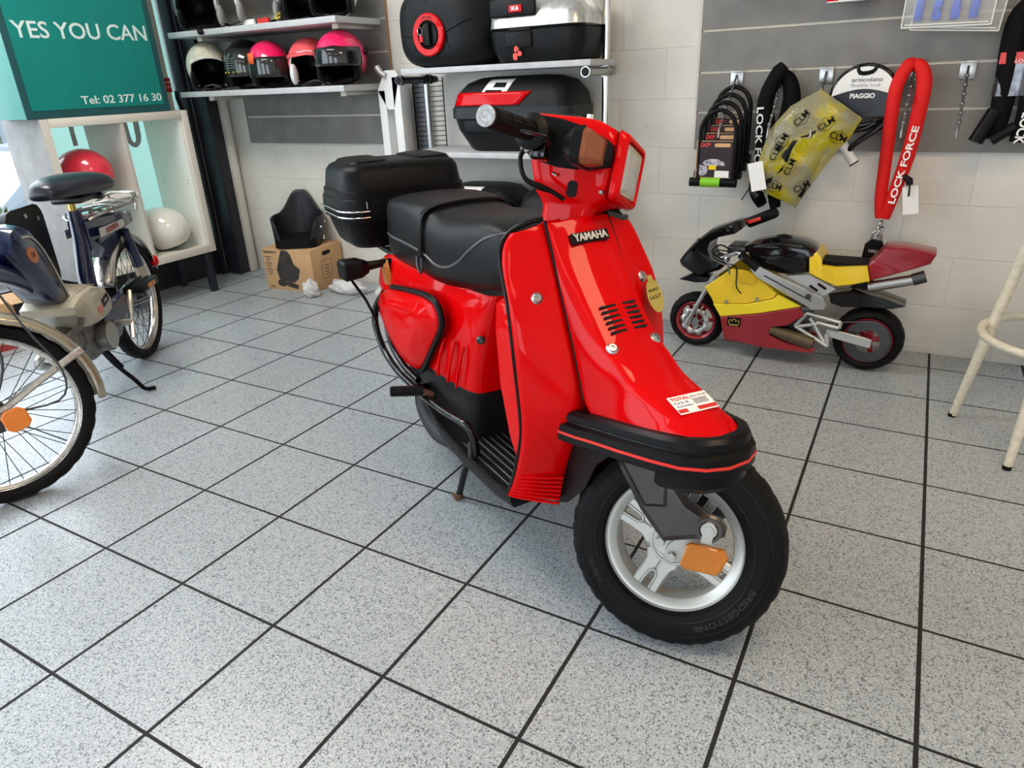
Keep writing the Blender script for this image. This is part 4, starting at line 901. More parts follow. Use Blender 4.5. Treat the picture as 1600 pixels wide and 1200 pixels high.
# shackle locks
def ulock(label, x, y, z, tone):
    t = thing('shackle_lock', label, 'bike lock', (x, y, z), 0, 'black shackle locks on the first hook')
    w = .068; g = Geo().tube([(-w, 0, -.255), (-w, 0, -.09), (-w * .92, 0, -.05), (-w * .6, 0, -.016), (0, 0, 0), (w * .6, 0, -.016), (w * .92, 0, -.05), (w, 0, -.09), (w, 0, -.255)], .0085, 10, smooth=3); g.build('shackle', BLK, t)
    Geo().cyl((-.100, 0, -.270), (.085, 0, -.270), .018, 20).build('crossbar', BLK, t)
    Geo().cyl((-.055, 0, -.270), (.022, 0, -.270), .0195, 20).build('crossbar_band', mat('lime plastic', (.22, .55, .02), .4), t)
    cdm = Geo().b2((-.080, -.006, -.252), (.062, .004, -.112)).build('card', CARD, t)
    Geo().b2((-.076, -.0065, -.250), (.062, -.006, -.114)).build('card_print', mat('card black print', (.022, .010, .012), .5), t)
    text('SXP', .020, FR(-.048, -.0068, -.128), 'card_letters', mat('print vivid red', (.75, .03, .02), .5), t, .0003, width=.045, bold=.0005)
    Geo().prism(rrect(.062, .014, .006), FR(.022, -.0066, -.128), 0, .0004).build('card_strip', mat('card tan print', (.65, .38, .18), .6), t)
    g = Geo().prism([(.036 * math.cos(a) * 1.3, .026 * math.sin(a)) for a in [k * math.pi / 12 for k in range(13)]], FR(-.010, -.0066, -.205), 0, .0005); g.prism([(.022 * math.cos(a), .022 * math.sin(a)) for a in [k * math.pi / 8 for k in range(16)]], FR(-.052, -.0066, -.222), 0, .0005)
    g.build('card_picture', mat('print grey picture', (.38, .37, .42), .5, var=.8, vscale=90), t)
    Geo().prism(rrect(.03, .016, .002), FR(-.012, -.0068, -.212), 0, .0008).build('card_spot', YEL, t)
    Geo().prism(rrect(.056, .026, .001), FR(.026, -.0068, -.237), 0, .0010).build('price_label', PAP, t)
    return t
for k, (n_, ) in enumerate((('front shackle lock with lime band and price label',), ('second shackle lock from the front on the first hook',), ('third shackle lock from the front on the first hook',), ('rearmost shackle lock nearest the wall on the first hook',))):
    ulock(n_, 1.302 + .006 * k, 1.825 + .045 * k, .945 + .026 * k, k)
# black textile chain lock
t = thing('chain_lock', 'black sleeved chain lock with white lettering on the second hook', 'bike lock', (1.495, 1.93, 1.075))
g = Geo().tube([(0, 0, -.01), (-.005, -.01, .0), (-.045, -.01, -.10), (-.03, -.01, -.22), (-.035, -.01, -.35), (-.05, 0, -.44), (-.02, .01, -.50)], [.02, .028, .030, .034, .034, .028, .02], 14, smooth=4)
g.tube([(0, .02, -.01), (.03, .02, -.04), (.045, .02, -.12), (.02, .02, -.26), (.01, .02, -.38), (.02, .02, -.46), (.03, .015, -.51)], [.02, .028, .034, .034, .03, .026, .02], 14, smooth=4); g.build('chain_sleeve', BLKT, t)
text('LOCK FORCE', .034, MX((-.050, -.048, -.275), (.04, 0, -1), (1, 0, .0)), 'lettering', WHT, t, .0006, width=.30, bold=.0006)
Geo().box((-.01, -.02, -.545), (.13, .045, .042), .014, Matrix.Rotation(R(-25), 3, 'Y')).build('lock_body', BLK, t)
Geo().box((-.035, -.044, -.553), (.05, .004, .014), .001, Matrix.Rotation(R(-22), 3, 'Y')).build('lock_stripe', mat('orange red plastic', (.75, .05, .03)), t)
Geo().tube([(-.035, -.03, -.46), (-.065, -.035, -.43)], [.012, .012], 10).cyl((-.07, -.035, -.43), (-.095, -.04, -.475), .003, 6).build('keys', DST, t)
pt = Geo().prism(rrect(.055, .105, .002), MX((-.020, -.165, -.365), (1, 0, .25), (.25, 0, 1)), 0, .0012).build('price_tag', PAP, t)
# bag
t = thing('printed_bag', 'clear plastic bag printed yellow, holding a dark lock, on the third hook', 'bag', (1.609, 1.82, .806))
pl_ = [(.045,.205),(.12,.155),(.195,.105),(.165,.04),(.120,-.02),(.06,-.12),(.01,-.215),(-.08,-.175),(-.165,-.14),(-.145,-.04),(-.115,.07),(-.05,.15)]
bagm, tt, NN, LL, bb = nodes('printed clear film')
co = NN.new('ShaderNodeTexCoord').outputs['Object']; nz = noise(tt, co, 9, 4); cl = ramp(tt, nz, .44, (.36, .33, .20), .60, (.62, .52, .0)); LL.new(cl, bb.inputs['Base Color']); bb.inputs['Roughness'].default_value = .12; bb.inputs['Alpha'].default_value = .58
bp_ = NN.new('ShaderNodeBump'); bp_.inputs['Strength'].default_value = .8; bp_.inputs['Distance'].default_value = .01; LL.new(noise(tt, co, 25, 3), bp_.inputs['Height']); LL.new(bp_.outputs[0], bb.inputs['Normal'])
rs = []
for k, y in ((1, 0), (.97, -.014), (.85, -.030), (.6, -.042), (.3, -.046)): rs.append([Vector((x * k, y + .006 * math.sin(i * 2.3), z * k)) for i, (x, z) in enumerate(pl_)])
Geo().rings(rs).build('film', bagm, t, ang=70)
Geo().tube([(-.11, -.018, -.12), (-.05, -.018, -.07), (-.02, -.018, .02), (.05, -.018, .06), (.14, -.018, .055)], [.02, .03, .030, .024, .018], 12, smooth=3).tube([(.02, -.015, -.17), (.05, -.015, -.08), (.08, -.015, .0), (.13, -.015, .06)], [.012, .014, .014, .012], 10, smooth=3).build('bagged_lock', BLK, t); Geo().sphere((-.03, -.02, -.05), (.045, .02, .06), 14, 10).build('yellow_part', YEL, t)
for x, z, a in ((.085, .09, 35), (.13, .045, -20), (-.06, .03, 60), (-.02, -.06, 70), (-.075, -.01, 65), (.03, -.13, 30), (-.07, -.13, -15), (.0, .11, 50)):
    text('CLM', .030, MX((x, -.052, z), (math.cos(R(a)), 0, math.sin(R(a))), (-math.sin(R(a)), 0, math.cos(R(a)))), 'bag_print', BLK, t, .0004, bold=.0004)
    Mx_ = MX((x, -.051, z), (math.cos(R(a)), 0, math.sin(R(a))), (-math.sin(R(a)), 0, math.cos(R(a))))
    Geo().tube([Mx_ @ Vector((.034 * c, .022 * s_, 0)) for c, s_ in [(math.cos(k * math.pi / 3 + .5), math.sin(k * math.pi / 3 + .5)) for k in range(6)]], .0008, 4, closed=True).build('bag_print_ring', BLK, t)
# coiled cable lock with card
t = thing('cable_lock', 'coiled black cable lock with white and black card beside the red chain', 'bike lock', (1.787, 1.955, .972))
def circ(r, y, n=40, z=0): return [(r * math.cos(2 * math.pi * k / n), y + .004 * math.sin(k), r * math.sin(2 * math.pi * k / n) + z) for k in range(n)]
Geo().tube(circ(.108, -.01), .010, 10, closed=True).tube(circ(.098, -.024, z=.004), .009, 10, closed=True).build('cable', BLKG, t)
arc = lambda a0, a1, r, n=20: [(r * math.cos(R(a0 + (a1 - a0) * k / n)), r * math.sin(R(a0 + (a1 - a0) * k / n))) for k in range(n + 1)]
wav = [(-.105 + .21 * k / 12, .008 + .024 * math.sin(math.pi * k / 12)) for k in range(13)]
Geo().prism([(a, b) for a, b in arc(8, 172, .106)] + wav[0:], FR(0, -.036, 0), 0, .0015).build('card_top', PAP, t)
Geo().prism([(a, b - .001) for a, b in wav] + [(.100, -.035), (.09, -.06), (-.02, -.065), (-.09, -.045)], FR(0, -.036, 0), 0, .0015).build('card_bottom', mat('card black', (.012, .014, .02), .25), t)
text('PIAGGIO', .022, FR(-.002, -.038, .008), 'card_letters', WHT, t, .0004, width=.082, bold=.0008); text('articolato', .020, FR(.006, -.038, .062), 'card_letters', BLK, t, .0004, width=.100)
text('flexible lock', .018, FR(.004, -.038, .044), 'card_letters', mat('print grey', (.3, .3, .3)), t, .0004, width=.098)
Geo().tube([(.10, -.02, -.06), (.07, -.03, -.10), (.0, -.035, -.155), (-.02, -.03, -.18)], .011, 10, smooth=4).tube([(.09, -.01, -.05), (.03, -.02, -.10), (-.05, -.02, -.115)], .011, 10, smooth=3).build('cable_tail', BLKG, t)
Geo().cyl((-.052, -.02, -.150), (.004, -.03, -.225), .017, 18).build('lock_barrel', PAP, t); Geo().cyl((-.060, -.02, -.135), (-.045, -.02, -.155), .0175, 18).cyl((.003, -.03, -.224), (.006, -.03, -.228), .0172, 18).build('barrel_cap', BLK, t)
Geo().tube([(-.03, -.03, .11), (-.02, -.035, .085), (.02, -.035, .088), (.035, -.03, .11)], .008, 8, smooth=3).build('cable_tie', BLK, t)
# red chain lock
t = thing('chain_lock', 'bright red sleeved chain lock with white lettering and padlock', 'bike lock', (1.93, 1.93, 1.08))
g = Geo().tube([(0, .02, -.01), (-.012, .0, .0), (-.035, -.005, -.05), (-.042, -.01, -.12), (-.035, -.01, -.30), (-.03, -.005, -.45), (-.022, 0, -.53)], [.018, .021, .023, .023, .022, .021, .016], 16, smooth=4)
g.tube([(0, .02, -.01), (.02, .0, -.005), (.042, -.005, -.05), (.045, -.01, -.12), (.035, -.015, -.30), (.01, -.015, -.45), (-.002, -.005, -.53)], [.018, .021, .0245, .025, .024, .021, .016], 16, smooth=4); g.build('chain_sleeve', REDT, t)
text('LOCK FORCE', .030, MX((.028, -.046, -.335), (.13, 0, 1), (-1, 0, .13)), 'lettering', PAP, t, .0006, width=.27, bold=.0008)
g = Geo()
for k in range(3): g.tube([(-.012 + .010 * math.cos(a) * (1 if k % 2 else .4), .010 * math.cos(a) * (.4 if k % 2 else 1), -.555 - k * .018 + .014 * math.sin(a)) for a in [j * math.pi / 6 for j in range(12)]], .004, 6, closed=True)
g.build('chain_links', STL, t)
pk = Geo().prism([(-.034, -.04), (.030, -.04), (.032, .01), (.018, .032), (-.02, .032), (-.036, .01)], MX((-.020, -.018, -.640), (1, 0, -.12), (.12, 0, 1)), 0, .026, .004).build('padlock', BLK, t)
text('LOCK', .014, MX((-.020, -.046, -.650), (1, 0, -.12), (.12, 0, 1)), 'padlock_letters', WHT, pk, .0004); Geo().tube([(-.036, -.03, -.61), (-.034, -.03, -.585), (-.018, -.03, -.575), (-.004, -.03, -.587), (-.004, -.03, -.61)], .005, 8, smooth=3).build('padlock_shackle', STL, pk)
Geo().tube([(.035, -.045, -.37), (.055, -.05, -.385), (.058, -.05, -.40)], [.008, .013, .012], 10).cyl((.058, -.052, -.39), (.062, -.055, -.44), .003, 6).build('keys', BLK, t)
Geo().prism(rrect(.050, .100, .002), MX((.070, -.045, -.455), (1, 0, .18), (-.18, 0, 1)), 0, .0012).build('price_tag', PAP, t)
# chain at the right edge
t = thing('chain_lock', 'black folded chain lock with white lettering at the right edge', 'bike lock', (2.235, 1.94, 1.235))
g = Geo().tube([(-.02, 0, -.40), (-.02, -.01, -.26), (-.030, -.015, -.10), (-.022, -.015, -.02), (.02, -.015, .0), (.07, -.01, -.02), (.085, 0, -.12), (.07, .0, -.30)], [.026, .034, .034, .032, .032, .032, .034, .03], 14, smooth=4)
g.tube([(.045, -.02, -.22), (.055, -.02, -.32), (.05, -.02, -.41)], [.026, .03, .028], 14, smooth=3); g.build('chain_sleeve', BLKT, t)
Geo().rings([[Vector((.0 + u, v, z)) for u, v in rrect(.115, .085, .03, 3)] for z in (-.145, -.265)]).build('wrapper', mat('glossy wrapper', (.10, .10, .11), .12, .7, var=.8, vscale=25), t)
Geo().prism(rrect(.105, .034, .002), FR(-.005, -.0435, -.150), 0, .001).build('wrapper_band', mat('wrapper band red', (.62, .05, .05), .4), t); text('X-LOCK', .016, FR(.0, -.0448, -.160), 'wrapper_letters', WHT, t, .0004)
text('X-LOCK', .038, MX((.050, -.052, -.345), (-.06, 0, -1), (1, 0, -.06)), 'lettering', PAP, t, .0006, width=.14, bold=.001)
Geo().cyl((-.035, -.02, -.31), (-.075, -.035, -.41), .024, 18).cyl((.03, -.03, -.36), (-.03, -.035, -.405), .018, 14).build('lock_body', BLK, t)
# blister packs
clear = mat('clear blister plastic', (.70, .70, .68), .10, alpha=.22, spec=.8)
for k, (x, y, z, a) in enumerate(((2.005, 1.87, 1.275, 1), (2.035, 1.90, 1.262, 4))):
    t = thing('blister_pack', ('front clear blister pack with four blue strips, top right', 'rear clear blister pack peeking out behind the front one')[k], 'blister pack', (x, y, z), 0, 'clear blister packs at the top right')
    t.rotation_euler = (0, R(a), 0)
    Geo().b2((-.128, -.002, -.086), (.128, 0, .10), .0005).build('backing', clear, t)
    g = Geo()
    for j in range(4): g.b2((-.098 + j * .052, -.016, -.068), (-.068 + j * .052, -.002, .09), .004)
    g.build('blisters', clear, t)
    if k == 0:
        for j in range(4): Geo().b2((-.096 + j * .052, -.010, -.066), (-.070 + j * .052, -.003, .088), .003).build('blue_strip', mat('blue print', (.03, .10, .60), .35, var=.5, vscale=60), t)
    g = Geo()
    for (a_, b_) in (((-.128, -.086), (.128, -.086)), ((-.128, -.086), (-.128, .10)), ((.128, -.086), (.128, .10)), ((-.12, -.078), (.12, -.078))): g.cyl((a_[0], -.003, a_[1]), (b_[0], -.003, b_[1]), .0022, 6)
    g.build('pack_edge', mat('clear edge', (.75, .74, .68), .2), t)
for x0, x1, z, lab in ((1.625, 1.79, 1.288, 'white and red carton hanging above the cable lock'), (1.31, 1.355, 1.322, 'small white carton at the top edge above the shackle locks')):
    t = thing('hanging_carton', lab, 'carton', ((x0 + x1) / 2, 1.93, z), 0, 'cartons at the top of the right slatwall')
    Geo().b2((-(x1 - x0) / 2, -.02, 0), ((x1 - x0) / 2, .02, .14), .001).build('carton_body', PAP, t)
    if x1 - x0 > .1: Geo().b2((-.0825, -.0206, .004), (-.045, -.02, .06)).b2((.045, -.0206, .006), (.0825, -.02, .012)).build('carton_print', LENSR, t)
# child seat on its carton -------------------------------------------
t = thing('cardboard_box', 'brown cardboard box with child seat picture standing by the wall', 'box', (-1.0865, 1.7115, 0), R(6))
Geo().b2((-.175, 0, 0), (.175, .285, .243), .002).build('box_body', CARD, t)
pf_ = FR(0, -.0012, 0); ink = mat('box ink', (.035, .03, .028), .7, var=.5, vscale=40)
Geo().prism([(-.075,.07),(-.045,.055),(.035,.052),(.065,.075),(.085,.13),(.045,.16),(.03,.215),(.01,.235),(-.035,.235),(-.05,.20),(-.07,.155),(-.085,.12)], pf_, 0, .0008).prism([(-.09,.055),(-.06,.07),(-.03,.05),(.0,.055),(.06,.035),(.05,.012),(.0,.02),(-.03,.03),(-.06,.02),(-.09,.03)], pf_, 0, .0008).build('box_picture', ink, t)
text('KINDERSITZ', .020, FR(-.115, -.0018, .222), 'box_text', ink, t, .0004, width=.095); 
g = Geo()
for k in range(9): g.prism(rrect(.05 - .012 * (k % 3), .0035, .001), FR(-.135, -.0012, .195 - k * .013), 0, .0005)
g.prism(rrect(.03, .004, .001), FR(-.135, -.0012, .018), 0, .0005); g.build('box_small_print', ink, t)
MR_ = MX((.1755, .14, .205), (0, 1, 0), (0, 0, 1)); Geo().prism(rrect(.075, .024, .012), MR_, 0, .0006).build('hand_hole', mat('dark slot'  , (0, 0, 0)), t)
MR_ = MX((.1755, .13, .12), (0, 1, 0), (0, 0, 1)); g = Geo()
for (a_, b_) in (((-.045, -.06), (.045, -.06)), ((.045, -.06), (.045, .045)), ((.045, .045), (-.045, .045)), ((-.045, .045), (-.045, -.06))): g.tube([MR_ @ Vector((*a_, 0)), MR_ @ Vector((*b_, 0))], .0012, 4)
for k in range(4): g.prism(rrect(.04, .004, .001), MR_ @ Matrix.Translation((0, -.04 + k * .018, 0)), 0, .0006)
g.build('box_small_print', ink, t)
t = thing('child_seat', 'black plastic child bicycle seat resting on top of the cardboard box', 'child seat', (-1.10, 1.85, .247), R(-58))
def csh(a):
    a = abs(a)
    if a < 18: return .290
    if a < 56: k = (a - 18) / 38; return .290 - .120 * (k * k * (3 - 2 * k))
    if a < 115: return .170 - .010 * (a - 60) / 55
    k = (a - 115) / 30; return .160 - .11 * k * k
rows = []
for i in range(9):
    f = i / 8; r = []
    for a in range(-145, 146, 10):
        h = .02 + (csh(a) - .02) * f; rad = 1 + .10 * f; hd = max(0, (h - .17) / .115); wx = .5 * hd
        x = -.135 * rad * math.cos(R(a)) * (1.0); y = .135 * (rad - wx * .55) * math.sin(R(a)) if abs(a) < 90 else .135 * rad * math.sin(R(a)) * (1 if abs(a) < 90 else 1)
        r.append((x - .02 * f, y, h))
    rows.append(r)
Geo().grid(rows).build('seat_shell', mat('black moulded plastic', (.010, .010, .013), .38, spec=.4), t, solid=.014, sub=1, ang=80)
Geo().rings([[Vector((u + .01, v, z)) for u, v in rrect(.24, .25, .06, 4)] for z in (.0, .035, .045)]).build('seat_base', BLK, t, ang=50)
for x, z in ((-.04, .115), (-.052, .115), (.055, .105), (.067, .105), (.03, .045), (.03, .032)): Geo().sphere((x, .147, z), .0065, 10, 6).build('rivet', CHR, t)
bpy.context.view_layer.update()
# plastic bags
def blob(name, label, loc, sx, sy, sz, seed, m):
    random.seed(seed); g = Geo().sphere((0, 0, 0), 1, 28, 16); vs = []
    for v in g.v:
        v = Vector(v); k = 1 + .22 * math.sin(v.x * 5 + seed) * math.cos(v.y * 4 + v.z * 3) + .10 * math.sin(v.z * 9 + v.x * 7) + random.uniform(-.05, .05)
        vs.append((v.x * sx * k, v.y * sy * k, max(-sz * .8, v.z * sz * k) + sz * .8))
    g.v = vs; o = g.build(name, m, ang=180); o.location = loc; return tag(o, label, 'bag')
film = mat('milky film', (.78, .76, .76), .25, alpha=.72, bump=.9, bscale=30)
blob('plastic_bag', 'crumpled translucent plastic bag lying beside the cardboard box', (-.735, 1.80, .002), .12, .055, .042, 3, film)
o = blob('plastic_bag', 'small knotted white plastic bag against the right side of the cardboard box', (-.875, 1.66, .002), .045, .045, .05, 5, film)
o['group'] = 'plastic bags by the box'
blob('plastic_bag', 'little white plastic bag on the floor behind the scooter tail', (-.46, 1.80, .002), .045, .05, .04, 7, film)
# ------------------------------------------------------------------ cube shelf with the teal sign box
wood = mat('grey woodgrain laminate', (.27, .265, .25), .6, bump=.4, bscale=40, var=.14, vscale=12); creamp = mat('cream laminate', (.66, .62, .54), .5); whitp = mat('white laminate', (.78, .76, .70), .5)
t = thing('cube_shelf', 'cream cube shelf on black legs in front of the window, grey woodgrain end panel', 'shelf', (-1.51, .80, 0))
D_ = -.33
Geo().b2((D_, 0, .235), (0, .040, 1.003), .0015).build('end_panel', [wood], t)
Geo().b2((-.002, .0015, .237), (.0015, .0385, 1.001)).build('end_edge', creamp, t)
Geo().b2((D_, .740, .235), (0, .780, 1.003), .0015).build('end_panel', creamp, t)
Geo().b2((D_, .04, .963), (0, .74, 1.003), .0015).build('top_panel', creamp, t); Geo().b2((D_, .04, .235), (0, .74, .275), .0015).build('bottom_panel', creamp, t)
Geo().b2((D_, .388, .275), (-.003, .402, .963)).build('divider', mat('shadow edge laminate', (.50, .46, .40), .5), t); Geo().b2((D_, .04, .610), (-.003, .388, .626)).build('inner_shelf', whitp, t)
Geo().b2((D_ + .002, .728, .276), (-.01, .7395, .962)).build('side_lining', whitp, t)
blkl = mat('black powder coat', (.012, .014, .022), .4)
for x, y in ((-.03, .73), (-.31, .73), (-.03, .04), (-.31, .04)): Geo().b2((x - .018, y - .018, 0), (x + .018, y + .018, .235), .002).build('leg', blkl, t)
g = Geo()
for y, z in ((.7275, .94), (.7275, .64), (.7275, .62), (.7275, .31)): g.sphere((-.05, y, z), .003, 6, 4).sphere((-.26, y, z), .003, 6, 4)
g.build('peg_holes', DST, t)
t = thing('sign_box', 'teal advertising box with white lettering standing on the cube shelf', 'sign', (-1.51, .752, 1.0045))
teal = mat('teal print', (.0, .20, .17), .45, var=.05); dteal = mat('dark teal frame', (.012, .075, .080), .45); lteal = mat('light teal side', (.10, .36, .31), .5)
Geo().b2((-.26, 0, 0), (-.004, .732, .90), .002).build('box_body', lteal, t)
fr_ = Geo().b2((-.004, 0, 0), (.0, .732, .90)).build('sign_frame', dteal, t)
Geo().b2((.0, .032, .034), (.002, .700, .87)).build('sign_face', teal, t)
MSg = lambda y, z: MX((.0022, y, z), (0, 1, 0), (0, 0, 1)); let = mat('white print', (.62, .72, .68), .5)
text('YES YOU CAN', .095, MSg(.366, .362), 'sign_letters', let, t, .0006, width=.640, bold=.0012)
text('Tel: 02 377 16 30', .050, MSg(.480, .068), 'sign_letters', let, t, .0006, width=.425, bold=.0008)
# helmets in the shelf
PR = mat('raspberry paint', (.70, .03, .06), .2, 0, .7)
def hx(t): text('gn', .05, MX((-.055, .1235, .10), (-1, 0, 0), (0, 0, 1)), 'helmet_letters', WHT, t, .0006)
h = helmet('red helmet in the upper left cell of the cube shelf', (-1.66, 1.03, .626), -150, PR, .25, group='helmets in the cube shelf', rx=.135, ry=.115, rz_=.118)
text('gn', .040, MX((-.085, -.088, .075), (-.75, .66, 0), (0, 0, 1)), 'helmet_letters', PAP, h, .0006, bend=None)
Geo().sphere((.03, -.118, .09), .012, 10, 8).build('visor_hinge', PR, h)
h = helmet('white helmet in the right half of the cube shelf', (-1.655, 1.37, .275), -150, mat('ivory white paint', (.76, .74, .66), .15, 0, .8), .22, trim=BLK, group='helmets in the cube shelf', rx=.148, ry=.125, rz_=.122)
g = Geo()
for k in range(5): g.prism(rrect(.026, .004, .001), MX((-.128, -.058, .105 - k * .009), (-.42, .9, 0), (0, 0, 1)), 0, .001)
g.build('helmet_print', mat('grey print dark', (.12, .12, .12), .5), h)
Geo().prism([(-.035, -.006), (.0, -.012), (.035, .006), (.005, .012)], MX((.00, -.1245, .062), (-1, 0, 0), (0, 0, 1)), -.002, .0015).build('helmet_decal', BLK, h)
# bicycle parts cartons under the shelf
t = thing('cardboard_box', 'open brown cardboard box with red base on the floor behind the moped', 'box', (-1.80, .30, 0), R(-8))
Geo().b2((-.16, -.28, 0), (.16, .22, .03)).build('box_base', mat('dark red card', (.35, .04, .04), .7), t); Geo().b2((-.158, -.278, .03), (.158, .218, .22), .002).build('box_body', CARD, t)
Geo().box((.165, .22, .235), (.10, .05, .003), 0, Matrix.Rotation(R(20), 3, 'Y')).build('box_flap', CARD, t)
# ------------------------------------------------------------------ bar stool at the right edge
stm = mat('chipped ivory enamel', (.66, .61, .48), .4, 0, .2, var=.12, vscale=60)
t = thing('bar_stool', 'ivory enamelled metal bar stool with a round foot ring, cut by the right edge', 'stool', (2.465, 1.346, 0))
for k, (x, y) in enumerate(((-.224, .092), (-.092, -.223), (.224, -.092), (.092, .223))):
    f = lambda h: (1 - .11 * h / .75 / .24)
    lg_ = Geo().tube([(x * f(h), y * f(h), h) for h in (.006, .05, .30, .60, .76)], [.0115, .0125, .0165, .0165, .0165], 16).build('leg', stm, t)
    Geo().cyl((x, y, 0), (x, y, .012), .012, 14).build('leg_tip', RUB, lg_)
Geo().tube([(.212 * math.cos(a), .212 * math.sin(a), .335) for a in [k * math.pi / 24 for k in range(48)]], .012, 12, closed=True).build('foot_ring', stm, t)
Geo().lathe([(0, .765), (.16, .765), (.172, .772), (.175, .785), (.16, .80), (0, .805)], None, 40).build('seat', mat('stool seat', (.05, .04, .035), .5), t)
# ------------------------------------------------------------------ pocket bike against the wall
pb = thing('pocket_bike', 'small black, yellow and red pocket racing bike parked against the back wall', 'pocket bike', (1.60, 1.765, 0))
X0 = 1.60
def mc(y): return MX((-X0, y, 0), (1, 0, 0), (0, 0, 1))       # side plane; polygon given in world X, height
MRD = mat('maroon plastic', (.27, .008, .018), .3, 0, .5, var=.1); BYEL = mat('yellow fairing', (.80, .55, .015), .35, 0, .4, var=.08, vscale=14)
def pwheel(nm, x, r, w, rr, front):
    M_ = MX((x - X0, 0, r), (1, 0, 0), (0, 0, 1))
    o = Geo().lathe([(rr - .010, w * .36), (rr, w * .44), (rr + .004, w * .40), (rr - .002, w * .3), (rr - .010, 0), (rr - .002, -w * .3), (rr + .004, -w * .40), (rr, -w * .44), (rr - .010, -w * .36)], M_, 48).build(nm, mat('maroon rim', (.36, .01, .02), .3, .2, .4), pb)
    pr = [(rr, w * .42), (rr + .012, w * .52), (r - .022, w * .50), (r - .010, w * .38), (r - .002, w * .2), (r, 0)]; pr += [(a, -b) for a, b in reversed(pr[:-1])]
    ty = Geo().lathe(pr, M_, 64, fn=lambda i, p: [(a - (.0018 if (i % 5 == 0 and a > r - .012) else 0), b) for a, b in p]).build('tyre', RUB, o, ang=40)
    g = Geo()
    for k in range(6 if front else 5):
        a = 2 * math.pi * k / (6 if front else 5); A_ = M_ @ Matrix.Rotation(a, 4, 'Z'); g.prism([(.0, -.012), (rr - .006, -.006), (rr - .006, .006), (0, .012)], A_, -.006, .006)
    g.lathe([(0, -.02), (.022, -.02), (.022, .02), (0, .02)], M_, 20).build('spokes', MATS['maroon rim'], o)
    n = 60; rd = .058 if front else .052
    if front:
        dsc = Geo().rings([[M_ @ Vector(((rd * k * (1 + .09 * math.sin(9 * a) * (1 if k > .9 else 0))) * math.cos(a), rd * k * (1 + .09 * math.sin(9 * a) * (1 if k > .9 else 0)) * math.sin(a), w * .5)) for a in [2 * math.pi * i / n for i in range(n)]] for k in (1.0, .62)], True, False).build('brake_disc', mat('brushed disc', (.62, .62, .62), .3, .8), o, solid=.003)
        g = Geo()
        for k in range(6): a = 2 * math.pi * k / 6; g.tube([M_ @ Vector((.014 * math.cos(a), .014 * math.sin(a), w * .5)), M_ @ Vector((.038 * math.cos(a + .4), .038 * math.sin(a + .4), w * .5))], .004, 6)
        g.lathe([(0, w * .48), (.017, w * .48), (.017, w * .56), (0, w * .56)], M_, 16).build('disc_carrier', STL, o)
    else:
        Geo().lathe([(.045, w * .5), (.078, w * .5), (.080, w * .52), (.045, w * .53)], M_, 60, fn=lambda i, p: [(a + (.003 if i % 2 and a > .07 else 0), b) for a, b in p]).build('sprocket', DST, o)
        Geo().tube([M_ @ Vector((.081 * math.cos(R(a)), .081 * math.sin(R(a)), w * .53)) for a in range(-80, 100, 12)] + [(1.70 - X0, -w * .53, .165)], .003, 5).build('chain', DST, o)
    return o
pwheel('front_wheel', 1.288, .118, .074, .082, True); pwheel('rear_wheel', 1.945, .125, .092, .086, False)
def both(name, poly, m, y0, y1, bev=.006, mirror=True, parent=pb):
    o = None
    for s in ((1, -1) if mirror else (1,)):
        M_ = mc(-y0 * s)
        o = Geo().prism(poly, M_, 0, (y1 - y0) * s, bev if s > 0 else bev).build(name, m, parent, ang=30)
    return o
def hull(name, poly, m, ys, ks, parent=pb, ang=40, sub=0):
    """side outline swept over the bike's width: (half width, shrink) pairs, symmetrical"""
    cx = sum(p[0] for p in poly) / len(poly); cz = sum(p[1] for p in poly) / len(poly); rs = []
    for y, k in list(zip(ys, ks)) : rs.append([Vector((cx + (p[0] - cx) * k - X0, y, cz + (p[1] - cz) * k)) for p in poly])
    return Geo().rings(rs).build(name, m, parent, ang=ang, sub=sub)
W7 = (-.080, -.074, -.05, 0, .05, .074, .080)
nose = [(1.205,.372),(1.215,.352),(1.285,.312),(1.320,.322),(1.375,.345),(1.395,.368),(1.345,.385),(1.325,.437),(1.335,.472),(1.375,.500),(1.452,.522),(1.450,.552),(1.425,.548),(1.330,.512),(1.262,.452),(1.225,.405)]
hull('nose_fairing', nose, BLKG, (-.072, -.060, -.03, .0, .03, .060, .072), (.80, .93, .99, 1.0, .99, .93, .80))
for p in ((1.285, .470), (1.34, .44), (1.40, .515), (1.41, .53)): Geo().cyl((p[0] - X0, -.074, p[1]), (p[0] - X0, -.050, p[1]), .004, 8).build('screw', STL, pb)
both('side_fairing', [(1.332,.286),(1.435,.372),(1.500,.368),(1.560,.332),(1.612,.292),(1.600,.268),(1.500,.235),(1.375,.222),(1.360,.250)], BYEL, .088, .100, .004)
both('side_fairing_band', [(1.372,.222),(1.500,.234),(1.600,.266),(1.616,.288),(1.705,.250),(1.560,.205),(1.405,.172)], mat('bright yellow fairing', (.85, .68, .02), .35, 0, .4), .090, .101, .003)
both('belly_pan', [(1.405,.170),(1.560,.203),(1.700,.247),(1.716,.215),(1.665,.167),(1.600,.150),(1.605,.118),(1.660,.100),(1.775,.085),(1.765,.068),(1.571,.064),(1.425,.083)], MRD, .086, .102, .004)
Geo().b2((1.425 - X0, -.085, .066), (1.76 - X0, .085, .080), .004).build('belly_floor', MRD, pb)
Geo().prism([(-.028,-.012),(.028,-.020),(.036,.026),(-.022,.030)], mc(-.1025) @ Matrix.Translation((1.498, .340 - .005, 0)), -.002, .0015).build('fairing_scoop', mat('scoop shade yellow', (.62, .40, .01), .5), pb)
for p in ((1.425, .238), (1.54, .262)): Geo().cyl((p[0] - X0, -.106, p[1]), (p[0] - X0, -.10, p[1]), .007, 12).build('screw', STL, pb)
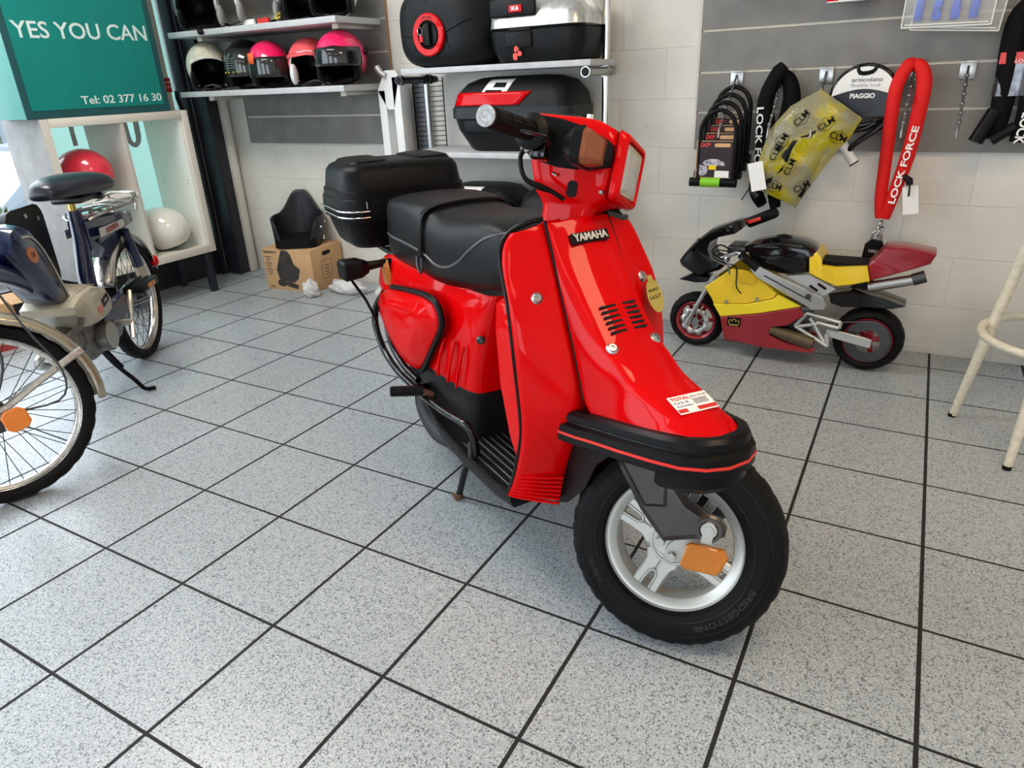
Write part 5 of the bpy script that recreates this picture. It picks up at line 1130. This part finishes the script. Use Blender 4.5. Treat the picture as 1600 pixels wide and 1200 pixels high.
cr = Geo().prism(rrect(.052, .036, .001), mc(-.1028) @ Matrix.Translation((1.462, .158, 0)), 0, .001).build('crown_decal', BLK, pb)
cg = mat('gold line', (.75, .58, .12), .4); Mc = mc(-.1042) @ Matrix.Translation((1.462, .158, 0))
cpts = [(-.018, -.010), (-.020, .006), (-.012, .010), (-.008, .0), (-.004, .010), (0, .013), (.004, .010), (.008, .0), (.012, .010), (.020, .006), (.018, -.010)]
Geo().tube([Mc @ Vector((*p, 0)) for p in cpts], .0012, 5).tube([Mc @ Vector((-.016, -.013, 0)), Mc @ Vector((.016, -.013, 0))], .0016, 5).build('crown_lines', cg, cr)
tank = [(1.460,.452),(1.50,.470),(1.561,.487),(1.620,.490),(1.680,.485),(1.715,.468),(1.735,.443),(1.710,.431),(1.712,.372),(1.660,.356),(1.600,.357),(1.540,.372),(1.49,.40)]
hull('fuel_tank', tank, BLKG, W7, (.72, .88, .98, 1, .98, .88, .72))
hull('seat_cowl', [(1.706,.433),(1.730,.456),(1.748,.435),(1.752,.408),(1.800,.404),(1.904,.417),(1.920,.362),(1.870,.345),(1.815,.332),(1.764,.350),(1.714,.372)], BYEL, (-.075, -.070, 0, .070, .075), (.93, 1, 1, 1, .93))
hull('tail_cowl', [(1.905,.418),(1.922,.440),(1.953,.486),(2.010,.488),(2.111,.474),(2.098,.440),(2.03,.408),(1.922,.363)], MRD, (-.066, -.060, 0, .060, .066), (.90, 1, 1, 1, .90))
Geo().rings([[Vector((1.825 - X0 + u, v, z)) for u, v in rrect(.19, .11, .02, 3)] for z in (.404, .420)]).build('seat_pad', RUB, pb, ang=50)
Geo().sphere((1.60 - X0, 0, .487), (.03, .03, .012), 16, 8).build('tank_cap', BLK, pb)
Geo().prism([(1.631,.358),(1.715,.370),(1.813,.324),(1.771,.290),(1.723,.305),(1.70,.32)], mc(-.078), -.004, .004, .001).build('frame_plate', mat('grey frame plate', (.50, .51, .52), .35, .5), pb)
g = Geo()
for k in range(2): g.tube([(1.722 - X0 + k * .028, -.083, .330 + k * .010), (1.752 - X0 + k * .028, -.083, .312 + k * .010)], .005, 6)
g.build('plate_slots', BLK, pb)
both('frame_beam', [(1.505,.380),(1.530,.398),(1.775,.296),(1.795,.275),(1.785,.250),(1.745,.246),(1.530,.352)], mat('polished frame', (.62, .62, .60), .2, .9, var=.1), .102, .118, .004)
Geo().tube([(1.56 - X0, -.1195, .362), (1.74 - X0, -.1195, .280)], .0025, 6).cyl((1.727 - X0, -.124, .297), (1.727 - X0, -.116, .297), .011, 14).build('beam_bolt', DST, pb)
both('rear_mudguard', [(1.790,.297),(1.869,.316),(1.970,.300),(2.049,.276),(2.007,.262),(1.885,.256),(1.840,.25),(1.80,.262)], BLKG, .0, .055, .004)
Geo().prism([(1.207,.290),(1.262,.318),(1.335,.312),(1.325,.29),(1.277,.283)], mc(-.035), 0, -.07, .004).build('front_mudguard', BLKG, pb)
both('swingarm', [(1.800,.168),(1.945,.146),(1.962,.140),(1.960,.108),(1.925,.112),(1.820,.132),(1.80,.145)], mat('cast alloy', (.55, .55, .53), .4, .8, var=.2), .060, .075, .003)
g = Geo()
for a_, b_ in (((1.69, .165), (1.725, .222)), ((1.725, .222), (1.849, .200)), ((1.849, .200), (1.845, .178)), ((1.845, .178), (1.765, .190)), ((1.74, .205), (1.80, .115)), ((1.69, .165), (1.815, .100)), ((1.815, .100), (1.805, .15)), ((1.70, .165), (1.77, .185))): g.cyl((a_[0] - X0, -.085, a_[1]), (b_[0] - X0, -.085, b_[1]), .008, 8)
g.build('engine_bracket', MATS['cast alloy'], pb)
Geo().cyl((1.60 - X0, -.096, .142), (1.60 - X0, -.06, .142), .020, 16).tube([(1.60 - X0, -.094, .142), (1.66 - X0, -.094, .128), (1.76 - X0, -.09, .105)], [.015, .024, .026], 14).build('exhaust_box', mat('brown heat steel', (.10, .075, .045), .45, .5), pb)
Geo().b2((1.55 - X0, -.06, .10), (1.74 - X0, .06, .24), .01).build('engine', DST, pb)
for s in (1, -1):
    Geo().cyl((1.343 - X0, -.062 * s, .292), (1.262 - X0, -.062 * s, .118), .010, 14).cyl((1.272 - X0, -.062 * s, .14), (1.258 - X0, -.062 * s, .108), .014, 14).build('fork_leg', STL, pb)
    g = Geo().tube([(1.38 - X0, -.05 * s, .40), (1.445 - X0, -.075 * s, .432), (1.465 - X0, -.09 * s, .430), (1.535 - X0, -.115 * s, .385)], .009, 10); hb_ = g.build('handlebar', STL, pb)
    Geo().cyl((1.462 - X0, -.093 * s, .429), (1.535 - X0, -.118 * s, .386), .0165, 16).build('grip', BLK, hb_)
    Geo().tube([(1.44 - X0, -.10 * s, .43), (1.41 - X0, -.115 * s, .415), (1.425 - X0, -.12 * s, .385), (1.432 - X0, -.122 * s, .355)], .004, 6, smooth=3).build('brake_lever', STL, hb_)
Geo().tube([(1.43 - X0, -.09, .435), (1.37 - X0, -.10, .44), (1.36 - X0, -.10, .41), (1.40 - X0, -.09, .39), (1.45 - X0, -.10, .38), (1.46 - X0, -.115, .31), (1.48 - X0, -.11, .28)], .0025, 6, smooth=4).tube([(1.42 - X0, -.08, .44), (1.38 - X0, -.09, .46), (1.35 - X0, -.09, .43), (1.39 - X0, -.08, .40)], .003, 6, smooth=4).build('cables', BLK, pb)
Geo().cyl((1.47 - X0, -.12, .36 + .06), (1.47 - X0, -.095, .42), .008, 10).b2((1.40 - X0, -.06, .42), (1.47 - X0, .06, .45), .006).build('top_yoke', DST, pb)
Geo().cyl((1.918 - X0, -.045, .335), (2.065 - X0, -.045, .378), .019, 18).build('silencer', STL, pb); Geo().cyl((2.055 - X0, -.045, .375), (2.092 - X0, -.045, .392), .022, 18).build('silencer_cap', DST, pb)
Geo().b2((1.86 - X0, -.03, .32), (1.93 - X0, .0, .36)).build('silencer_mount', BLK, pb)
# ------------------------------------------------------------------ moped at the left
mo = thing('moped', 'dark blue moped with black saddle and spoked wheels at the left edge', 'moped', (-.925, .668, 0), R(-52))
NAVY = mat('deep navy paint', (.006, .013, .052), .22, 0, .6); CRM = mat('cream enamel', (.40, .36, .27), .35, 0, .3, var=.12, vscale=18)
PCH = mat('pitted chrome', (.58, .55, .50), .24, .9, var=.2, vscale=60)
FH = Vector((1.18, 0, .262)); FM = Matrix.Translation(FH) @ Matrix.Rotation(R(-55), 4, Vector((-.20, 0, .98))) @ Matrix.Translation(-FH)
def FT(v): return FM @ Vector(v)
def mwheel(nm, c, tf):
    M_ = MX(c, (1, 0, 0), (0, 0, 1))
    o = Geo(tf).lathe([(.222, .017), (.226, .020), (.228, .018), (.222, .010), (.212, .009), (.208, .0), (.212, -.009), (.222, -.010), (.228, -.018), (.226, -.020), (.222, -.017), (.216, 0)], M_, 72).build(nm, PCH, mo, ang=50)
    pr = [(.222, .016), (.230, .026), (.243, .030), (.256, .026), (.263, .014), (.265, 0)]; pr += [(a, -b) for a, b in reversed(pr[:-1])]
    Geo(tf).lathe(pr, M_, 90, fn=lambda i, p: [(a - (.0025 if i % 3 == 0 and a > .25 else 0), b) for a, b in p]).build('tyre', RUB, o, ang=40)
    g = Geo(tf).lathe([(0, -.045), (.012, -.045), (.012, -.035), (.045, -.03), (.045, .02), (.030, .03), (.012, .035), (.012, .045), (0, .045)], M_, 24); g.build('hub', DST, o)
    g = Geo(tf); n = 18
    for k in range(n * 2):
        a = 2 * math.pi * k / (n * 2); sd = 1 if k % 2 else -1; b = a + (.42 if (k // 2) % 2 else -.42)
        g.cyl(M_ @ Vector((.040 * math.cos(b), .040 * math.sin(b), .024 * sd)), M_ @ Vector((.213 * math.cos(a), .213 * math.sin(a), .004 * sd)), .0013, 5)
    g.build('wire_spokes', mat('tarnished spoke', (.03, .03, .032), .5, .4), o, ang=30); return o
mwheel('rear_wheel', Vector((0, 0, .262)), None); mwheel('front_wheel', FH, FT)
def fender(name, c, r, w, a0, a1, m, tf=None, n=20):
    rs = []
    for i in range(n + 1):
        a = R(a0 + (a1 - a0) * i / n); rs.append([Vector((c[0] + (r + d) * math.cos(a), y, c[2] + (r + d) * math.sin(a))) for y, d in ((-w, -.022), (-w * .93, -.006), (-w * .5, .004), (0, .008), (w * .5, .004), (w * .93, -.006), (w, -.022))])
    return Geo(tf).grid(rs).build(name, m, mo, solid=.002, ang=50)
fender('rear_mudguard', (0, 0, .262), .288, .040, 25, 165, PCH); fender('front_mudguard', FH, .290, .040, 20, 192, mat('cream chrome', (.42, .37, .28), .28, .7, var=.15), FT)
Geo().prism([(-.225,.40),(-.27,.395),(-.300,.34),(-.262,.345)], MX((0, -.03, 0), (1, 0, 0), (0, 0, 1)), -.06, .0).build('mud_flap', RUB, mo)
Geo(FT).tube([(1.18, .052, .262), (1.155, .052, .40), (1.115, .050, .56), (1.08, .03, .68)], [.012, .014, .016, .016], 12).tube([(1.18, -.052, .262), (1.155, -.052, .40), (1.115, -.050, .56), (1.08, -.03, .68)], [.012, .014, .016, .016], 12).build('front_fork', mat('worn steel', (.34, .31, .26), .4, .7, var=.3, vscale=40), mo)
Geo(FT).tube([(1.18, .058, .262), (1.05, .055, .315), (.905, .043, .365)], .006, 6, flat=1.8).build('mudguard_stay', PCH, mo)
Geo(FT).rings([[Vector((x + u, v, z)) for u, v in rrect(.10, .09, .02, 3)] for x, z in ((1.115, .60), (1.09, .68), (1.065, .78))]).build('fork_shroud', BLK, mo, ang=50)
Geo(FT).cyl((1.18, -.07, .262), (1.18, .07, .262), .010, 10).prism([(1.16,.19),(1.20,.19),(1.205,.29),(1.165,.29)], MX((0, -.066, 0), (1, 0, 0), (0, 0, 1)), -.004, 0).build('fork_end', DST, mo)
MRF = MX((1.135, .078, .240), (-1, 0, .1), (.1, 0, 1))
Geo(FT).prism([(-.032,-.018),(-.018,-.032),(.018,-.032),(.032,-.018),(.032,.018),(.018,.032),(-.018,.032),(-.032,.018)], MRF, -.010, .006, .003).build('wheel_reflector', mat('orange reflector', (.85, .22, .01), .3, 0, .4, bump=.6, bscale=300), mo)
Geo(FT).tube([(1.16, .06, .30), (1.10, .09, .42), (1.13, .10, .56), (1.08, .08, .75)], .004, 6, smooth=4).tube([(1.17, .06, .27), (1.02, .08, .25), (.98, .08, .33), (1.02, .08, .48), (1.06, .07, .70)], .003, 6, smooth=4).build('brake_cable', DST, mo)
Geo(FT).tube([(1.09, 0, .66), (1.05, 0, .80), (1.03, 0, .94)], .017, 12).tube([(1.04, -.28, .98), (1.03, -.1, .95), (1.03, .1, .95), (1.04, .22, .98)], .011, 10).build('handlebar', DST, mo)
Geo().tube([(1.04, 0, .66), (.80, 0, .56), (.60, 0, .42), (.42, 0, .40)], [.028, .034, .036, .034], 14, smooth=4).build('main_tube', NAVY, mo)
# leg cover / tank
lc = [(.885,.728),(.835,.742),(.775,.718),(.718,.648),(.668,.530),(.640,.455),(.690,.440),(.745,.465),(.800,.530),(.860,.598),(.915,.665)]
Geo().rings([[Vector((.775 + (x - .775) * k, y, .59 + (z - .59) * k)) for x, z in lc] for y, k in ((-.052, .80), (-.044, .95), (-.02, 1), (.025, 1), (.052, .95), (.060, .82))]).build('leg_cover', NAVY, mo, ang=50)
inset = [(.845,.700),(.790,.690),(.740,.640),(.690,.520),(.670,.465)]
Geo().tube([(x, .061, z) for x, z in inset], .003, 6, smooth=3).build('cream_line', CRM, mo)
bdg = Geo().prism([(.030 * math.cos(a), .024 * math.sin(a)) for a in [k * math.pi / 10 for k in range(20)]], MX((.815, .0615, .640), (-.8, 0, -.5), (-.5, 0, .8)), -.002, .002).build('tank_badge', mat('copper badge', (.50, .17, .06), .35, .4), mo)
text('50', .022, MX((.815, .064, .640), (-1, 0, 0), (0, 0, 1)), 'badge_letters', BLK, bdg, .0004)
Geo().rings([[Vector((.55 + u, -.14, z_)) for u, z_ in rrect(.22, .26, .05, 3)], [Vector((.55 + u, -.07, z_)) for u, z_ in rrect(.26, .30, .05, 3)]]).build('tool_box', BLK, mo, loc=(-.02, 0, .60))
for u, z_ in ((-.08, .10), (.0, .12), (-.02, .02)): Geo().cyl((.53 + u, -.068, .60 + z_), (.53 + u, -.064, .60 + z_), .008, 10).build('screw', STL, mo)
# seat
Geo().rings([[Vector((x, y * w, zc + z_ * h)) for y, z_ in ((-1, -.5), (-1.02, .1), (-.8, .75), (-.4, .98), (0, 1.0), (.4, .98), (.8, .75), (1.02, .1), (1, -.5), (.5, -.7), (-.5, -.7))] for x, w, zc, h in ((.10, .075, .772, .020), (.115, .10, .774, .040), (.18, .118, .778, .050), (.30, .110, .785, .048), (.42, .080, .790, .045), (.50, .055, .788, .038), (.535, .038, .780, .025))]).build('saddle', mat('saddle vinyl', (.012, .014, .022), .28, bump=.1, bscale=200, spec=.6), mo, sub=1, ang=180)
Geo().b2((.17, -.055, .728), (.36, .055, .752), .01).cyl((.20, -.07, .735), (.20, .07, .735), .012).build('saddle_springs', DST, mo)
Geo().cyl((.320, 0, .745), (.325, 0, .66), .0125, 14).build('seat_post', BRS, mo)
Geo().tube([(.318, 0, .70), (.330, 0, .60), (.365, 0, .48), (.385, 0, .38)], [.024, .026, .030, .032], 16, smooth=4).build('seat_tube', NAVY, mo)
# rear body with carrier
Geo().rings([[Vector((x, y * w, z)) for y, z in ((-1, z0), (-1, z1 - .01), (-.8, z1), (.8, z1), (1, z1 - .01), (1, z0))] for x, w, z0, z1 in ((.33, .030, .55, .665), (.24, .055, .575, .668), (.05, .060, .585, .650), (-.08, .055, .59, .638), (-.12, .04, .60, .630))]).build('rear_body', NAVY, mo, ang=35)
Geo().prism([(.30,.58),(.22,.50),(.12,.53),(-.02,.585),(-.06,.60),(.2,.62)], MX((0, .045, 0), (1, 0, 0), (0, 0, 1)), 0, .09).build('inner_guard', NAVY, mo)
for s in (1, -1):
    pn = Geo().prism([(.300,.592),(.060,.588),(.045,.602),(.06,.620),(.298,.626)] if s > 0 else [(.300,.592),(.060,.588),(.045,.602),(.06,.620),(.298,.626)][::-1], MX((0, .0625 * s, 0), (1, 0, 0), (0, 0, 1)), -.002, .002, .001).build('name_panel', mat('silver panel', (.62, .60, .56), .35, .4), mo)
    text('HONDA', .026, MX((.178, .0655 * s, .607), (-1 * s, 0, .03), (0, 0, 1)), 'name_letters', mat('brown red letters', (.30, .04, .03), .4), pn, .0008, width=.125, bold=.0012)
g = Geo()
for s in (1, -1): g.tube([(.30, .035 * s, .660), (.25, .065 * s, .675), (0, .075 * s, .672), (-.12, .070 * s, .665), (-.155, .04 * s, .66)], .0065, 8, smooth=3)
g.tube([(-.05, .07, .672), (-.14, .065, .690), (-.165, .04, .70), (-.165, -.04, .70), (-.14, -.065, .690), (-.05, -.07, .672)], .0065, 8, smooth=3).tube([(-.15, .05, .70), (-.172, .05, .66), (-.155, .05, .625)], .0065, 8).tube([(-.15, -.05, .70), (-.172, -.05, .66), (-.155, -.05, .625)], .0065, 8)
for x in (.2, .08, -.04): g.tube([(x, -.075, .672), (x, 0, .684), (x, .075, .672)], .005, 6, smooth=2)
for y in (-.025, .025): g.cyl((.25, y, .680), (-.14, y, .678), .005, 6)
g.build('luggage_carrier', PCH, mo)
for s in (1, -1):
    so = Geo().tube([(.06, .062 * s, .575), (.035, .064 * s, .46), (.024, .065 * s, .415)], [.016, .022, .023], 14).build('shock_absorber', NAVY, mo)
    Geo().tube([(.024, .065 * s, .415), (.008, .066 * s, .345)], [.0215, .021], 14).build('shock_sleeve', CRM, so); Geo().tube([(.008, .066 * s, .345), (-.004, .066 * s, .27)], [.013, .012], 12).build('shock_rod', STL, so)
    Geo().tube([(.40, .045 * s, .32), (.2, .06 * s, .29), (0, .062 * s, .262)], [.013, .012, .010], 10).build('swingarm', NAVY, mo)
Geo().prism([(.515,.315),(.505,.255),(.465,.222),(.40,.225),(.345,.262),(.28,.30),(.085,.345),(.095,.375),(.13,.385),(.40,.355),(.47,.352)], MX((0, .070, 0), (1, 0, 0), (0, 0, 1)), -.012, .018, .004).build('chain_case', NAVY, mo, ang=40)
Geo().cyl((.44, .09, .29), (.44, .150, .29), .014, 12).tube([(.44, .145, .29), (.42, .150, .36), (.395, .150, .40)], .010, 8).tube([(.44, .145, .29), (.475, .148, .235)], .010, 8).build('pedal_crank', PCH, mo)
pd = Geo().b2((.20, .125, .382), (.40, .135, .412), .004).b2((.21, .150, .382), (.39, .20, .412), .006).build('pedal', BLK, mo); Geo().b2((.26, .2005, .388), (.34, .203, .406), .001).build('pedal_reflector', AMB, pd)
# engine
Geo().rings([[Vector((.58 + (x - .58) * k, y, .405 + (z - .405) * k)) for x, z in ((.735,.440),(.66,.468),(.565,.474),(.465,.438),(.425,.385),(.44,.350),(.49,.338),(.57,.335),(.65,.345),(.68,.385),(.73,.412))] for y, k in ((-.085, .9), (-.07, 1), (.07, 1), (.092, .95), (.098, .85))]).build('engine_cover', CRM, mo, ang=40)
g = Geo()
for k in range(9): g.tube([(.695 - .003 * k, .070 - k * .011, .455), (.60 - .006 * k, .082 - k * .011, .478), (.50, .074 - k * .011, .458)], .002, 5, smooth=3)
g.build('cover_ribs', CRM, mo)
lab_ = Geo().prism(rrect(.06, .030, .003), MX((.50, .0985, .398), (-1, 0, .25), (.25, 0, 1)), -.002, .001).build('engine_label', BLK, mo); Geo().prism(rrect(.035, .026, .002), MX((.555, .0995, .378), (-1, 0, .2), (.2, 0, 1)), -.001, .001).build('red_sticker', mat('pale red sticker', (.6, .2, .15), .5), mo)
text('PC50', .012, MX((.50, .1005, .398), (-1, 0, .25), (.25, 0, 1)), 'label_letters', PAP, lab_, .0003)
Geo().b2((.46, -.06, .20), (.62, .06, .34), .02).cyl((.52, .05, .265), (.52, .095, .265), .055, 28).tube([(.60, 0, .28), (.70, 0, .31), (.76, 0, .32)], [.05, .055, .045], 14).tube([(.74, .05, .34), (.70, .08, .36), (.66, .08, .40)], .012, 8).build('engine_block', mat('oily alloy', (.16, .15, .14), .35, .7, var=.4, vscale=30), mo)
Geo().cyl((.52, .094, .265), (.52, .100, .265), .048, 28).build('flywheel_cover', mat('dull alloy', (.38, .36, .33), .4, .7), mo)
Geo().tube([(.70, -.04, .30), (.72, -.08, .24), (.5, -.09, .17), (.2, -.09, .18), (.0, -.09, .20)], [.014, .016, .016, .026, .026], 10, smooth=3).build('exhaust_pipe', PCH, mo)
Geo().tube([(.50, .03, .215), (.485, .06, .14), (.47, .11, .06), (.462, .135, .016), (.440, .165, .008)], .0085, 10, smooth=3).tube([(.50, .045, .205), (.48, .08, .12)], .010, 8).build('side_stand', BLK, mo)
Geo().sphere((-.262, .03, .37), (.02, .022, .028), 12, 8).build('tail_lamp', LENSR, mo)
